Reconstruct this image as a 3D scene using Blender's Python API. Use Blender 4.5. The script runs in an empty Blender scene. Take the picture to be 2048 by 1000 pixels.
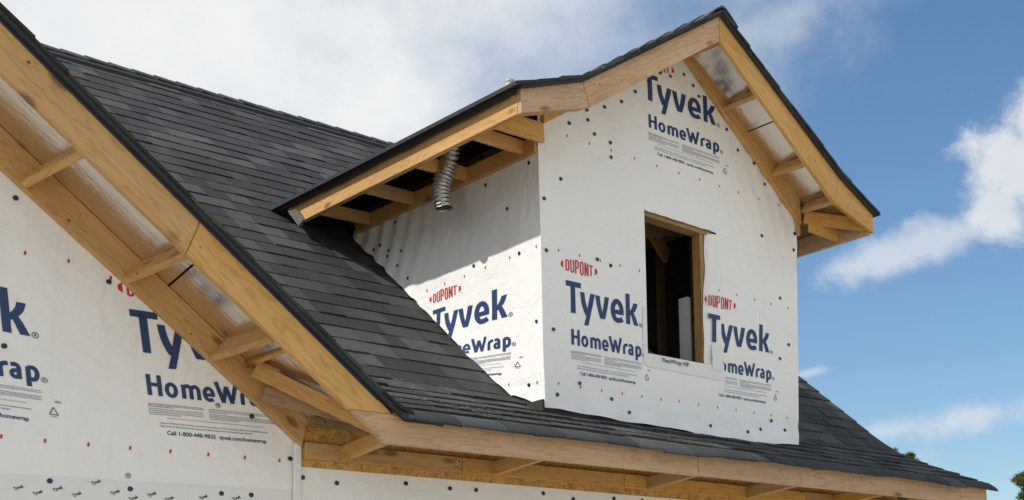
import bpy, math, random
import numpy as np
from mathutils import Vector, Matrix, noise

random.seed(7)
sc = bpy.context.scene
COL = sc.collection
HC = 1.6                                   # camera height above the ground; geometry below is written relative to the camera

# ------------------------------------------------------------------ camera
YAW, PITCH, ROLL = (math.radians(a) for a in (50.1655, 8.4521, -2.8012))
F, CX, CY = 2797.556, 1765.717, 937.788    # focal length and principal point in photo pixels (2048 x 1000)
_f = np.array([math.sin(YAW) * math.cos(PITCH), math.cos(YAW) * math.cos(PITCH), math.sin(PITCH)])
_r = np.array([math.cos(YAW), -math.sin(YAW), 0.0])
_u = np.cross(_r, _f)
R2 = math.cos(ROLL) * _r + math.sin(ROLL) * _u
U2 = -math.sin(ROLL) * _r + math.cos(ROLL) * _u
RC = np.array([R2, -U2, _f])
cam = bpy.data.cameras.new('camera')
cam_o = bpy.data.objects.new('camera', cam)
COL.objects.link(cam_o)
cam_o.matrix_world = Matrix(((R2[0], U2[0], -_f[0], 0), (R2[1], U2[1], -_f[1], 0), (R2[2], U2[2], -_f[2], 0), (0, 0, 0, 1)))
cam.sensor_fit = 'HORIZONTAL'
cam.sensor_width = 36
cam.lens = F / 2048 * 36
cam.shift_x = -(CX - 1024) / 2048
cam.shift_y = (CY - 500) / 2048
cam.clip_start = 0.05
cam.clip_end = 3000
sc.camera = cam_o


def ray(p): return RC.T @ np.array([(p[0] - CX) / F, (p[1] - CY) / F, 1.0])
def aty(p, Y): d = ray(p); return d * (Y / d[1])
def atx(p, X): d = ray(p); return d * (X / d[0])
def proj(P):
    q = RC @ np.array(P, float)
    return q[0] / q[2] * F + CX, q[1] / q[2] * F + CY, q[2]


# ------------------------------------------------------------------ sun, sky, exposure
SUN = Vector((-1.0, 0.30, 1.12)).normalized()
sun = bpy.data.lights.new('sun', 'SUN')
sun.energy = 2.9
sun.angle = math.radians(0.9)
sun.color = (1.0, 0.95, 0.87)
sun_o = bpy.data.objects.new('sun', sun)
COL.objects.link(sun_o)
sun_o.rotation_euler = SUN.to_track_quat('Z', 'Y').to_euler()
sun_o.location = (-20, 10, 30)

world = bpy.data.worlds.new('World')
sc.world = world
world.use_nodes = True
sc.view_settings.view_transform = 'Standard'
sc.view_settings.look = 'None'
sc.view_settings.gamma = 1
sc.view_settings.exposure = 0.42
sc.view_settings.use_curve_mapping = False


class NT:
    """small helper round a node tree"""
    def __init__(self, tree):
        self.t = tree
        tree.nodes.clear()
    def n(self, typ, ins=None, **props):
        nd = self.t.nodes.new(typ)
        for k, v in props.items():
            setattr(nd, k, v)
        for k, v in (ins or {}).items():
            self.put(nd.inputs[k], v)
        return nd
    def put(self, sock, v):
        if isinstance(v, bpy.types.NodeSocket): self.t.links.new(v, sock)
        elif isinstance(v, bpy.types.Node): self.t.links.new(v.outputs[0], sock)
        else: sock.default_value = v
    def math(self, op, a, b=0.0, c=0.0, clamp=False):
        nd = self.t.nodes.new('ShaderNodeMath'); nd.operation = op; nd.use_clamp = clamp
        self.put(nd.inputs[0], a); self.put(nd.inputs[1], b); self.put(nd.inputs[2], c)
        return nd.outputs[0]
    def vmath(self, op, a, b=None):
        nd = self.t.nodes.new('ShaderNodeVectorMath'); nd.operation = op
        self.put(nd.inputs[0], a)
        if b is not None: self.put(nd.inputs[1], b)
        return nd
    def step(self, v, lo, hi):
        nd = self.t.nodes.new('ShaderNodeMapRange'); nd.interpolation_type = 'SMOOTHSTEP'
        self.put(nd.inputs[0], v); nd.inputs[1].default_value = lo; nd.inputs[2].default_value = hi
        return nd.outputs[0]
    def mix(self, f, a, b, typ='MIX'):
        nd = self.t.nodes.new('ShaderNodeMix'); nd.data_type = 'RGBA'; nd.blend_type = typ
        self.put(nd.inputs[0], f); self.put(nd.inputs[6], a); self.put(nd.inputs[7], b)
        return nd.outputs[2]
    def noise(self, vec, scale, detail=3, rough=0.5, dist=0.0):
        nd = self.n('ShaderNodeTexNoise', {'Vector': vec, 'Scale': scale, 'Detail': detail, 'Roughness': rough, 'Distortion': dist})
        return nd.outputs[0]
    def ramp(self, v, stops):
        nd = self.t.nodes.new('ShaderNodeValToRGB')
        self.put(nd.inputs[0], v)
        e = nd.color_ramp.elements
        while len(e) < len(stops): e.new(0.5)
        for el, (p, c) in zip(e, stops):
            el.position = p; el.color = (*c, 1)
        return nd.outputs[0]


def rgba(c): return (*c, 1.0)


w = NT(world.node_tree)
dirv = w.n('ShaderNodeTexCoord').outputs['Generated']
nsky = w.n('ShaderNodeTexSky', sky_type='NISHITA', sun_disc=False, sun_elevation=math.asin(SUN.z),
           sun_rotation=math.atan2(SUN.x, SUN.y), altitude=100.0, air_density=1.25, dust_density=0.12, ozone_density=3.0)
bg_blue = w.n('ShaderNodeBackground', {'Color': w.n('ShaderNodeHueSaturation', {'Color': nsky.outputs[0], 'Saturation': 1.14}).outputs[0], 'Strength': 0.094})
# clouds live on directions, so that they stay put whatever the camera does
warp = w.n('ShaderNodeTexNoise', {'Vector': dirv, 'Scale': 3.2, 'Detail': 4, 'Roughness': 0.55})
wv = w.vmath('ADD', dirv, w.vmath('SCALE', w.vmath('SUBTRACT', warp.outputs[1], (0.5, 0.5, 0.5)).outputs[0]))
wv.inputs[1].links[0].from_node.inputs[3].default_value = 0.10
n_big = w.noise(wv.outputs[0], 2.6, 6, 0.55)
n_fine = w.noise(wv.outputs[0], 26.0, 6, 0.62)
n_mid = w.noise(wv.outputs[0], 9.0, 6, 0.58)
# the large bright bank that lies over the north and west sky
bank = w.vmath('DOT_PRODUCT', dirv, (-0.745, 0.545, 0.385)).outputs['Value']
bank = w.math('ADD', bank, w.math('MULTIPLY', w.math('SUBTRACT', n_mid, 0.5), 0.30))
bank = w.math('ADD', bank, w.math('MULTIPLY', w.math('SUBTRACT', n_fine, 0.5), 0.06))
m_bank = w.step(bank, -0.04, 0.30)
# scattered cloud everywhere else
m_far = w.math('MULTIPLY', w.step(w.math('ADD', n_big, w.math('MULTIPLY', w.math('SUBTRACT', n_fine, 0.5), 0.25)), 0.42, 0.62), 1.0)
far_gate = w.step(w.vmath('DOT_PRODUCT', dirv, (0.74, 0.58, 0.30)).outputs['Value'], 0.93, 0.70)
m_far = w.math('MULTIPLY', m_far, far_gate)


def blob(cx, cy, rad, amp, soft=0.5, stretch=None):
    d = ray((cx, cy)); d = d / np.linalg.norm(d)
    df = w.vmath('SUBTRACT', dirv, tuple(d)).outputs[0]
    if stretch is not None:          # lengthen along one direction of the sky
        a = ray(stretch); a = a / np.linalg.norm(a); ax = a - d; ax = ax / np.linalg.norm(ax)
        al = w.vmath('DOT_PRODUCT', df, tuple(ax)).outputs['Value']
        sh = w.vmath('SCALE', tuple(ax)); w.put(sh.inputs[3], w.math('MULTIPLY', al, -0.82))
        df = w.vmath('ADD', df, sh.outputs[0]).outputs[0]
    ln = w.vmath('LENGTH', df).outputs['Value']
    v = w.math('SUBTRACT', 1.0, w.math('DIVIDE', ln, rad))
    v = w.math('ADD', v, w.math('MULTIPLY', w.math('SUBTRACT', n_fine, 0.5), 1.7))
    v = w.math('ADD', v, w.math('MULTIPLY', w.math('SUBTRACT', n_mid, 0.5), 1.2))
    return w.math('MULTIPLY', w.step(v, 0.0, soft), amp)


blobs = [blob(2035, 330, 0.044, 0.92, 0.6), blob(1990, 420, 0.034, 0.85, 0.7), blob(1880, 480, 0.020, 0.6, 0.9, (2000, 440)),
         blob(2100, 250, 0.05, 0.9, 0.6), blob(1930, 838, 0.016, 0.62, 1.0, (2048, 812)), blob(1775, 862, 0.012, 0.5, 1.0, (1900, 838)),
         blob(1612, 748, 0.0045, 0.5, 1.2, (1660, 736)), blob(1560, 40, 0.03, 0.42, 1.4, (1700, -20)), blob(1850, 930, 0.02, 0.25, 1.2)]
mask = w.math('MAXIMUM', m_bank, m_far)
for b in blobs:
    mask = w.math('MAXIMUM', mask, b)
up = w.n('ShaderNodeSeparateXYZ', {'Vector': dirv}).outputs[2]
ccol = w.mix(w.step(n_mid, 0.3, 0.72), (0.66, 0.685, 0.715, 1), (0.765, 0.78, 0.785, 1))
bg_cloud = w.n('ShaderNodeBackground', {'Color': ccol, 'Strength': 0.86})
mixs = w.n('ShaderNodeMixShader', {0: mask, 1: bg_blue.outputs[0], 2: bg_cloud.outputs[0]})
w.n('ShaderNodeOutputWorld', {'Surface': mixs.outputs[0]})


# ------------------------------------------------------------------ materials
def new_mat(name):
    m = bpy.data.materials.new(name)
    m.use_nodes = True
    t = NT(m.node_tree)
    p = t.n('ShaderNodeBsdfPrincipled')
    t.n('ShaderNodeOutputMaterial', {'Surface': p.outputs[0]})
    return m, t, p


def bump(t, p, h, strength=0.3, dist=0.01, nrm=None):
    b = t.n('ShaderNodeBump', {'Height': h, 'Strength': strength, 'Distance': dist})
    if nrm is not None: t.put(b.inputs['Normal'], nrm)
    t.put(p.inputs['Normal'], b.outputs[0])
    return b.outputs[0]


def wood_mat(name, light, dark, knot=0.75, wear=0.25):
    m, t, p = new_mat(name)
    co = t.n('ShaderNodeTexCoord').outputs['Object']
    rnd = t.n('ShaderNodeObjectInfo').outputs['Random']
    off = t.n('ShaderNodeCombineXYZ', {0: t.math('MULTIPLY', rnd, 37.0), 1: t.math('MULTIPLY', rnd, 11.0), 2: t.math('MULTIPLY', rnd, 23.0)})
    v = t.vmath('ADD', co, off).outputs[0]
    s1 = t.vmath('MULTIPLY', v, (1.3, 7.0, 7.0)).outputs[0]
    lowf = t.noise(s1, 1.0, 3, 0.5, 0.3)
    rings = t.math('MULTIPLY', t.math('POWER', t.math('ADD', 0.5, t.math('MULTIPLY', t.math('SINE', t.math('MULTIPLY', lowf, 70.0)), 0.5)), 7.0), -1.7)
    grain = t.noise(t.vmath('MULTIPLY', v, (3.0, 110.0, 110.0)).outputs[0], 1.0, 4, 0.6)
    g = t.math('ADD', t.math('MULTIPLY', rings, 0.10), t.math('ADD', t.math('MULTIPLY', grain, 0.45), t.math('MULTIPLY', lowf, 0.45)))
    c = t.ramp(g, [(0.25, dark), (0.62, light)])
    tone = t.n('ShaderNodeHueSaturation', {'Color': c, 'Value': t.math('ADD', 0.86, t.math('MULTIPLY', rnd, 0.26)),
                                           'Saturation': t.math('ADD', 0.88, t.math('MULTIPLY', rnd, 0.2))})
    vor = t.n('ShaderNodeTexVoronoi', {'Vector': t.vmath('MULTIPLY', v, (2.6, 6.5, 6.5)).outputs[0], 'Scale': 1.0})
    kn = t.math('SUBTRACT', 1.0, t.step(t.math('ADD', vor.outputs[0], t.math('MULTIPLY', grain, 0.05)), 0.09, 0.22))
    gate = t.step(vor.outputs[1], 0.36, 0.42)
    kn = t.math('MULTIPLY', kn, gate)
    c2 = t.mix(t.math('MULTIPLY', kn, knot), tone.outputs[0], (0.13, 0.06, 0.025, 1))
    st = t.step(t.noise(v, 4.0, 5, 0.65), 0.58, 0.78)
    c3 = t.mix(t.math('MULTIPLY', st, wear), c2, (0.16, 0.115, 0.075, 1))
    # nail heads and small bruises
    v2 = t.n('ShaderNodeTexVoronoi', {'Vector': v, 'Scale': 9.0})
    dot = t.math('MULTIPLY', t.math('SUBTRACT', 1.0, t.step(v2.outputs[0], 0.055, 0.09)), t.step(v2.outputs[1], 0.55, 0.58))
    c4 = t.mix(t.math('MULTIPLY', dot, 0.85), c3, (0.05, 0.035, 0.025, 1))
    t.put(p.inputs['Base Color'], c4)
    p.inputs['Roughness'].default_value = 0.68
    bump(t, p, t.math('ADD', g, t.math('MULTIPLY', kn, -0.4)), 0.35, 0.004)
    return m


PINE = wood_mat('pine', (0.66, 0.405, 0.155), (0.47, 0.255, 0.080))
PINE_PALE = wood_mat('pine_weathered', (0.66, 0.445, 0.27), (0.46, 0.285, 0.155), 0.8, 0.35)
PINE_DARK = wood_mat('pine_dark', (0.46, 0.29, 0.135), (0.28, 0.16, 0.07), 0.7, 0.5)


def osb_mat(name, a, b):
    m, t, p = new_mat(name)
    co = t.n('ShaderNodeTexCoord').outputs['Object']
    vo = t.n('ShaderNodeTexVoronoi', {'Vector': t.vmath('MULTIPLY', t.vmath('ADD', co, t.n('ShaderNodeTexNoise', {'Vector': co, 'Scale': 6.0}).outputs[1]).outputs[0], (1.0, 1.0, 2.6)).outputs[0], 'Scale': 16.0})
    gr = t.noise(t.vmath('MULTIPLY', co, (30.0, 30.0, 90.0)).outputs[0], 1.0, 4, 0.6)
    h = t.math('ADD', t.n('ShaderNodeSeparateColor', {0: vo.outputs[1]}).outputs[0], t.math('MULTIPLY', gr, 0.4))
    t.put(p.inputs['Base Color'], t.ramp(h, [(0.15, b), (0.55, a), (1.0, tuple(min(1, x * 1.25) for x in a))]))
    p.inputs['Roughness'].default_value = 0.7
    bump(t, p, h, 0.3, 0.004)
    return m


OSB = osb_mat('strand_board', (0.50, 0.29, 0.085), (0.27, 0.14, 0.04))
OSB_DARK = osb_mat('strand_board_aged', (0.24, 0.145, 0.062), (0.13, 0.075, 0.032))
OSB_BLACK = osb_mat('shaded_strand_board', (0.045, 0.042, 0.04), (0.025, 0.023, 0.022))  # blackened copy: the darkness of the unlit interior is put into the colour

# white spun-fibre house wrap
WRAP, t, p = new_mat('house_wrap')
co = t.n('ShaderNodeTexCoord').outputs['Object']
fib = t.noise(co, 160.0, 4, 0.7)
vert = t.noise(t.vmath('MULTIPLY', co, (9.0, 9.0, 1.6)).outputs[0], 1.0, 3, 0.5, 0.4)
puck = t.noise(co, 3.5, 4, 0.55, 1.2)
crease = t.math('ABSOLUTE', t.math('SUBTRACT', t.noise(co, 2.3, 5, 0.5, 2.0), 0.5))
crease = t.math('SUBTRACT', 1.0, t.step(crease, 0.0, 0.035))
dirt = t.step(t.noise(co, 1.7, 6, 0.65), 0.48, 0.80)
t.put(p.inputs['Base Color'], t.mix(t.math('MULTIPLY', dirt, 0.22), t.mix(fib, (0.87, 0.878, 0.888, 1), (0.93, 0.932, 0.932, 1)), (0.62, 0.585, 0.53, 1)))
p.inputs['Roughness'].default_value = 0.48
h = t.math('ADD', t.math('MULTIPLY', vert, 0.9), t.math('ADD', t.math('MULTIPLY', puck, 1.6), t.math('ADD', t.math('MULTIPLY', fib, 0.07), t.math('MULTIPLY', crease, 0.025))))
bump(t, p, h, 0.55, 0.018)


def flat_mat(name, col, rough=0.5, metal=0.0, var=0.0, vs=20.0):
    m, t, p = new_mat(name)
    if var:
        co = t.n('ShaderNodeTexCoord').outputs['Object']
        nz = t.noise(co, vs, 4, 0.6)
        t.put(p.inputs['Base Color'], t.mix(nz, rgba(tuple(c * (1 - var) for c in col)), rgba(tuple(min(1, c * (1 + var)) for c in col))))
        bump(t, p, nz, 0.2, 0.003)
    else:
        p.inputs['Base Color'].default_value = rgba(col)
    p.inputs['Roughness'].default_value = rough
    p.inputs['Metallic'].default_value = metal
    return m


INK = flat_mat('navy_ink', (0.020, 0.048, 0.155), 0.5, var=0.12, vs=60)
INK_FAINT = flat_mat('small_print_ink', (0.20, 0.22, 0.30), 0.5, var=0.1)
INK_RED = flat_mat('red_ink', (0.60, 0.022, 0.03), 0.5, var=0.12, vs=60)
INK_BLACK = flat_mat('black_ink', (0.05, 0.055, 0.07), 0.5, var=0.3, vs=80)
CAP = flat_mat('cap_nail_plastic', (0.012, 0.035, 0.085), 0.3, var=0.2)
CAP_GREY = flat_mat('galvanised_nail', (0.38, 0.38, 0.38), 0.45, 0.6, var=0.2)
CAP_GREY_BROWN = flat_mat('dull_metal_trim', (0.20, 0.18, 0.155), 0.5, 0.4, var=0.25)
TAPE = flat_mat('flashing_tape', (0.82, 0.82, 0.815), 0.42, var=0.06)
DRIP = flat_mat('blue_drip_edge', (0.010, 0.030, 0.055), 0.5, 0.2, var=0.3)
PVC = flat_mat('pale_pipe', (0.55, 0.55, 0.53), 0.45, var=0.15)
DARKIN = flat_mat('dark_underlayment_and_shade', (0.03, 0.03, 0.032), 0.8, var=0.3)
VENT = flat_mat('black_vent_plastic', (0.012, 0.013, 0.014), 0.7, var=0.3)
SHEET = flat_mat('white_rolled_sheet', (0.72, 0.73, 0.74), 0.55, var=0.08)

# foil facing of the roof boards
FOIL, t, p = new_mat('foil_facing')
co = t.n('ShaderNodeTexCoord').outputs['Object']
wr = t.noise(t.vmath('MULTIPLY', co, (7.0, 22.0, 7.0)).outputs[0], 1.0, 5, 0.6, 0.6)
p.inputs['Base Color'].default_value = (0.80, 0.77, 0.73, 1)
p.inputs['Metallic'].default_value = 1.0
t.put(p.inputs['Roughness'], t.math('ADD', 0.12, t.math('MULTIPLY', wr, 0.16)))
bump(t, p, wr, 0.35, 0.008)
DUCT, t, p = new_mat('duct_foil')
co = t.n('ShaderNodeTexCoord').outputs['Object']
p.inputs['Base Color'].default_value = (0.55, 0.545, 0.54, 1)
p.inputs['Metallic'].default_value = 1.0
p.inputs['Roughness'].default_value = 0.28
bump(t, p, t.noise(co, 70.0, 4, 0.6, 0.5), 0.7, 0.008)

# asphalt shingle
SHINGLE, t, p = new_mat('asphalt_shingle')
co = t.n('ShaderNodeNewGeometry').outputs['Position']
isl = t.n('ShaderNodeNewGeometry').outputs['Random Per Island']
orn = t.n('ShaderNodeObjectInfo').outputs['Random']
rv = t.math('FRACT', t.math('ADD', t.math('MULTIPLY', isl, 1.0), t.math('MULTIPLY', orn, 7.31)))
gran = t.noise(co, 330.0, 2, 0.7)
gran2 = t.noise(co, 90.0, 3, 0.7)
blotch = t.noise(co, 5.0, 4, 0.6)
base = t.ramp(rv, [(0.0, (0.018, 0.020, 0.023)), (0.5, (0.033, 0.036, 0.040)), (1.0, (0.074, 0.076, 0.078))])
gcol = t.mix(t.step(gran, 0.36, 0.66), (0.38, 0.38, 0.38, 1), (1.65, 1.66, 1.66, 1))
c = t.mix(1.0, base, gcol, 'MULTIPLY')
c = t.mix(1.0, c, t.mix(gran2, (0.7, 0.7, 0.7, 1), (1.3, 1.3, 1.3, 1)), 'MULTIPLY')
c = t.mix(t.math('MULTIPLY', t.step(blotch, 0.60, 0.80), 0.30), c, (0.13, 0.115, 0.09, 1))
t.put(p.inputs['Base Color'], c)
p.inputs['Roughness'].default_value = 0.88
bump(t, p, t.math('ADD', gran, gran2), 0.6, 0.004)

GROUND, t, p = new_mat('sandy_ground')
co = t.n('ShaderNodeTexCoord').outputs['Object']
g1 = t.noise(co, 0.35, 6, 0.6); g2 = t.noise(co, 6.0, 6, 0.65)
c = t.mix(g2, (0.43, 0.37, 0.29, 1), (0.62, 0.555, 0.455, 1))
c = t.mix(t.step(g1, 0.52, 0.66), c, (0.10, 0.13, 0.045, 1))
t.put(p.inputs['Base Color'], c)
p.inputs['Roughness'].default_value = 0.9
bump(t, p, g2, 0.5, 0.05)

BARK = flat_mat('pine_bark', (0.16, 0.10, 0.06), 0.9, var=0.5, vs=9)
NEEDLE, t, p = new_mat('pine_needles')
isl = t.n('ShaderNodeNewGeometry').outputs['Random Per Island']
t.put(p.inputs['Base Color'], t.ramp(isl, [(0.0, (0.035, 0.065, 0.018)), (0.6, (0.075, 0.12, 0.03)), (1.0, (0.13, 0.17, 0.05))]))
p.inputs['Roughness'].default_value = 0.6


# ------------------------------------------------------------------ object helpers
WM = {}


def link(o, parent=None, mw=None):
    COL.objects.link(o)
    mw = mw if mw is not None else Matrix.Identity(4)
    if parent is not None:
        o.parent = parent
        o.matrix_parent_inverse = WM[parent.name].inverted()
    o.matrix_basis = mw
    WM[o.name] = mw.copy()
    return o


def mesh(name, verts, faces, mat, parent=None, mw=None, smooth=False, kind=None):
    me = bpy.data.meshes.new(name)
    me.from_pydata([tuple(map(float, v)) for v in verts], [], [tuple(map(int, f)) for f in faces])
    if mat is not None: me.materials.append(mat)
    if smooth:
        me.polygons.foreach_set('use_smooth', [True] * len(me.polygons))
    me.update()
    o = bpy.data.objects.new(name, me)
    if kind: o['kind'] = kind
    return link(o, parent, mw)


BOXF = [(0, 3, 2, 1), (4, 5, 6, 7), (0, 1, 5, 4), (1, 2, 6, 5), (2, 3, 7, 6), (3, 0, 4, 7)]


def box_vf(x0, x1, y0, y1, z0, z1):
    return [(x0, y0, z0), (x1, y0, z0), (x1, y1, z0), (x0, y1, z0), (x0, y0, z1), (x1, y0, z1), (x1, y1, z1), (x0, y1, z1)], BOXF


def join_vf(parts):
    V, Fc = [], []
    for v, f in parts:
        o = len(V); V += list(v); Fc += [tuple(i + o for i in q) for q in f]
    return V, Fc


def prism(name, poly, t, origin, udir, wdir, mat, parent, bev=0.003):
    """board: polygon (u, v) in the plane of udir and v = wdir x udir, pushed t along wdir; local X runs with the grain"""
    u = Vector(udir).normalized(); wv_ = Vector(wdir).normalized(); v = wv_.cross(u)
    M = Matrix(((u.x, v.x, wv_.x, origin[0]), (u.y, v.y, wv_.y, origin[1]), (u.z, v.z, wv_.z, origin[2]), (0, 0, 0, 1)))
    n = len(poly)
    area = sum(poly[i][0] * poly[(i + 1) % n][1] - poly[(i + 1) % n][0] * poly[i][1] for i in range(n))
    if area < 0: poly = poly[::-1]
    # small worn arris on both faces
    cx = sum(q[0] for q in poly) / n; cy = sum(q[1] for q in poly) / n
    def ins(q):
        dx, dy = cx - q[0], cy - q[1]
        return (q[0] + math.copysign(min(bev, abs(dx) * 0.4), dx), q[1] + math.copysign(min(bev, abs(dy) * 0.4), dy))
    pi = [ins(q) for q in poly]
    V = [(a, b, 0) for a, b in pi] + [(a, b, bev) for a, b in poly] + [(a, b, t - bev) for a, b in poly] + [(a, b, t) for a, b in pi]
    Fc = [tuple(range(n))[::-1], tuple(range(3 * n, 4 * n))]
    for k in range(3):
        for i in range(n):
            j = (i + 1) % n
            Fc.append((k * n + i, k * n + j, (k + 1) * n + j, (k + 1) * n + i))
    return mesh(name, V, Fc, mat, parent, M)


def board(name, p0, p1, depth, thick, mat, parent, up=(0, 0, 1), bev=0.003):
    """bar from p0 to p1 (the middle of its lower edge), depth upwards, thick across"""
    p0, p1 = Vector(p0), Vector(p1)
    u = (p1 - p0); L = u.length; u.normalize()
    wd = u.cross(Vector(up)).normalized()
    o = p0 - wd * thick / 2
    # v = wd x u points upwards
    return prism(name, [(0, 0), (L, 0), (L, depth), (0, depth)], thick, o, u, wd, mat, parent, bev)


def tag(o, label, cat, group=None):
    o['label'] = label; o['category'] = cat
    if group: o['group'] = group
    return o


def nz(x, y, z=0.0): return noise.noise(Vector((x, y, z)))


# ------------------------------------------------------------------ ground
GZ = -HC
n = 40
vs, fs = [], []
for i in range(n + 1):
    for j in range(n + 1):
        a = (i / n * 2 - 1); b = (j / n * 2 - 1)
        X = math.copysign(abs(a) ** 3, a) * 900 + 4; Y = math.copysign(abs(b) ** 3, b) * 900 + 9
        r = math.hypot(X - 4, Y - 9)
        vs.append((X, Y, GZ + (nz(X * 0.05, Y * 0.05) * 0.8 if r > 25 else 0)))
for i in range(n):
    for j in range(n):
        a = i * (n + 1) + j
        fs.append((a, a + n + 1, a + n + 2, a + 1))
g = mesh('ground', vs, fs, GROUND, smooth=True)
g['kind'] = 'structure'

# ------------------------------------------------------------------ house root
house = bpy.data.objects.new('house', None)
house.empty_display_size = 0.5
link(house, None, Matrix.Translation((2.0, 12.8, GZ)))
tag(house, 'unfinished house in white printed wrap with charcoal shingles and bare pine eaves', 'house')

YW = 7.70          # front wall face
YF = 7.086         # front of fascia and barge boards
XE = 9.41          # right end wall
RY, RZ = 12.85, 5.78

# main roof profile (y, z): flared foot, steep upper slope
prof = []
EY, EZ, KY, KZ = 7.045, 1.607, 8.10, 2.025
SL1 = (KZ - EZ) / (KY - EY)
SL2 = (RZ - KZ) / (RY - KY)
def roof_z(y):
    a = EZ + SL1 * (y - EY); b = KZ + SL2 * (y - KY)
    k = 0.05
    return (a + b + math.sqrt((a - b) ** 2 + k * k)) / 2 - 0.004
ys = np.linspace(EY - 0.02, RY, 900)
zs = np.array([roof_z(y) for y in ys])
arc = np.concatenate([[0], np.cumsum(np.hypot(np.diff(ys), np.diff(zs)))])
def roof_s(s):
    y = float(np.interp(s, arc, ys)); z = float(np.interp(s, arc, zs))
    y2 = float(np.interp(s + 0.02, arc, ys)); z2 = float(np.interp(s + 0.02, arc, zs))
    if s + 0.02 > arc[-1]:
        y2, z2 = y + 0.02, z + 0.02 * SL2
    d = Vector((0, y2 - y, z2 - z)).normalized()
    return y, z, d, Vector((0, -d.z, d.y))

XR = 9.94          # right rake edge
XL = -6.2
# sheathing: front slope follows the profile, back slope straight
py = [EY + 0.03, 7.4, 7.8, 8.0, 8.2, 8.5, 10.5, RY]
top = [(y, roof_z(y) - 0.004) for y in py] + [(RY + 5.2, RZ - 5.2 * SL2)]
parts = []
for (a, b) in zip(top[:-1], top[1:]):
    x0, x1 = 3.0 + (2.60 - a[1]) / 0.815 - 0.15, XR - 0.03
    if a[1] < 1.75: x0 = 4.2
    if b[0] > RY + 1: x0 = XL
    v = [(x0, a[0], a[1] - 0.02), (x1, a[0], a[1] - 0.02), (x1, b[0], b[1] - 0.02), (x0, b[0], b[1] - 0.02),
         (x0, a[0], a[1]), (x1, a[0], a[1]), (x1, b[0], b[1]), (x0, b[0], b[1])]
    # the attic is open to the dormer: leave the roof out inside the dormer walls
    if a[0] >= 7.79 and a[0] < 10.4:
        for xa, xb in ((x0, 5.75), (8.25, x1)):
            vv = [(xa if q[0] == x0 else xb, q[1], q[2]) for q in v]
            parts.append((vv, BOXF))
    else:
        parts.append((v, BOXF))
V, Fc = join_vf(parts)
main_roof = mesh('main_roof', V, Fc, OSB_DARK, house)
main_roof['label'] = 'charcoal shingled main roof with a flared foot'

# gable roof surface used for the valley
def gz_top(x): return 2.578 - 0.815 * (x - 3.0)       # top edge of the barge board
def gable_surf(x): return gz_top(x) + 0.05

# shingles
EXPO = 0.198
tabs = []        # (x0, x1, s0, lift, len, z)
ncourse = int((arc[-1] - 0.03) / EXPO)
for c in range(ncourse + 1):
    s0 = c * EXPO
    rr = random.Random(c * 17 + 3)
    x = 1.6 - rr.random() * 0.3
    while x < XR:
        wd = rr.choice((0.14, 0.17, 0.2, 0.24, 0.28, 0.32))
        x1 = min(x + wd, XR + rr.uniform(-0.008, 0.012))
        if XR - x1 < 0.07: x1 = XR + rr.uniform(-0.006, 0.012)
        y, z, d, nn = roof_s(s0 + 0.07)
        xc = (x + x1) / 2
        hid = gable_surf(x1) > z + 0.03 and y > 7.0
        ind = 5.74 < x and x1 < 8.24 and 7.84 < y < 10.3
        # beneath the dormer roof
        if c < 2:
            if x1 < 4.27: hid = True
            x = max(x, 4.21)
        if not hid and not ind and x1 - x > 0.02:
            tabs.append((x, x1 - 0.007, s0 + rr.uniform(-0.005, 0.005), rr.choice((0.006, 0.008, 0.010, 0.013)), c))
        x = x1 if x1 < XR - 0.001 else XR + 1


def tab_vf(x0, x1, s0, lift, c):
    """one shingle tab: a wedge that is thick at its lower edge"""
    L = EXPO + 0.03
    y0, z0, d0, n0 = roof_s(s0); y1, z1, d1, n1 = roof_s(min(s0 + L, arc[-1]))
    def P(x, y, z, nn, h): return (x, y + nn.y * h, z + nn.z * h)
    rr = random.Random(int(x0 * 1000) + c * 7919)
    j0, j1 = rr.uniform(-0.003, 0.003), rr.uniform(-0.003, 0.003)
    if c > 0:
        la, lb = lift + rr.uniform(0, 0.003), lift + rr.uniform(0, 0.003)
        if s0 < 1.0: la *= 1.5; lb *= 1.5
        v = [P(x0, y0 + j0, z0, n0, 0.0), P(x1, y0 + j1, z0, n0, 0.0), P(x1, y1, z1, n1, -0.002), P(x0, y1, z1, n1, -0.002),
             P(x0, y0 + j0, z0, n0, la), P(x1, y0 + j1, z0, n0, lb), P(x1, y1, z1, n1, 0.003), P(x0, y1, z1, n1, 0.003)]
        return v, BOXF
    # the eave course hangs over and sags
    v = []
    wav = lambda x: 0.017 * (nz(x * 1.7, 3.3) + 0.5 * nz(x * 4.1, 9.1))
    j0, j1 = rr.uniform(-0.009, 0.006), rr.uniform(-0.009, 0.006); up_ = rr.uniform(0, 0.006)
    stations = [(-0.028, -0.030), (-0.012, -0.012), (0.02, 0.002), (0.07, 0.009), (0.16, 0.006)]
    for (ss, hh) in stations:
        y, z, d, nn = roof_s(max(ss, 0)); y += min(ss, 0)
        for x in (x0, x1):
            dr = max(0, 0.07 - ss) / 0.1
            hv = hh + up_ + wav(x) * dr + (j0 if x == x0 else j1) * dr
            v.append((x, y, z + hv)); v.append((x, y, z + hv - 0.012))
    f = []
    for k in range(4):
        a = k * 4
        f += [(a, a + 2, a + 6, a + 4), (a + 1, a + 5, a + 7, a + 3), (a, a + 4, a + 5, a + 1), (a + 2, a + 3, a + 7, a + 6)]
    f += [(0, 1, 3, 2), (16, 18, 19, 17)]
    return v, f


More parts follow.
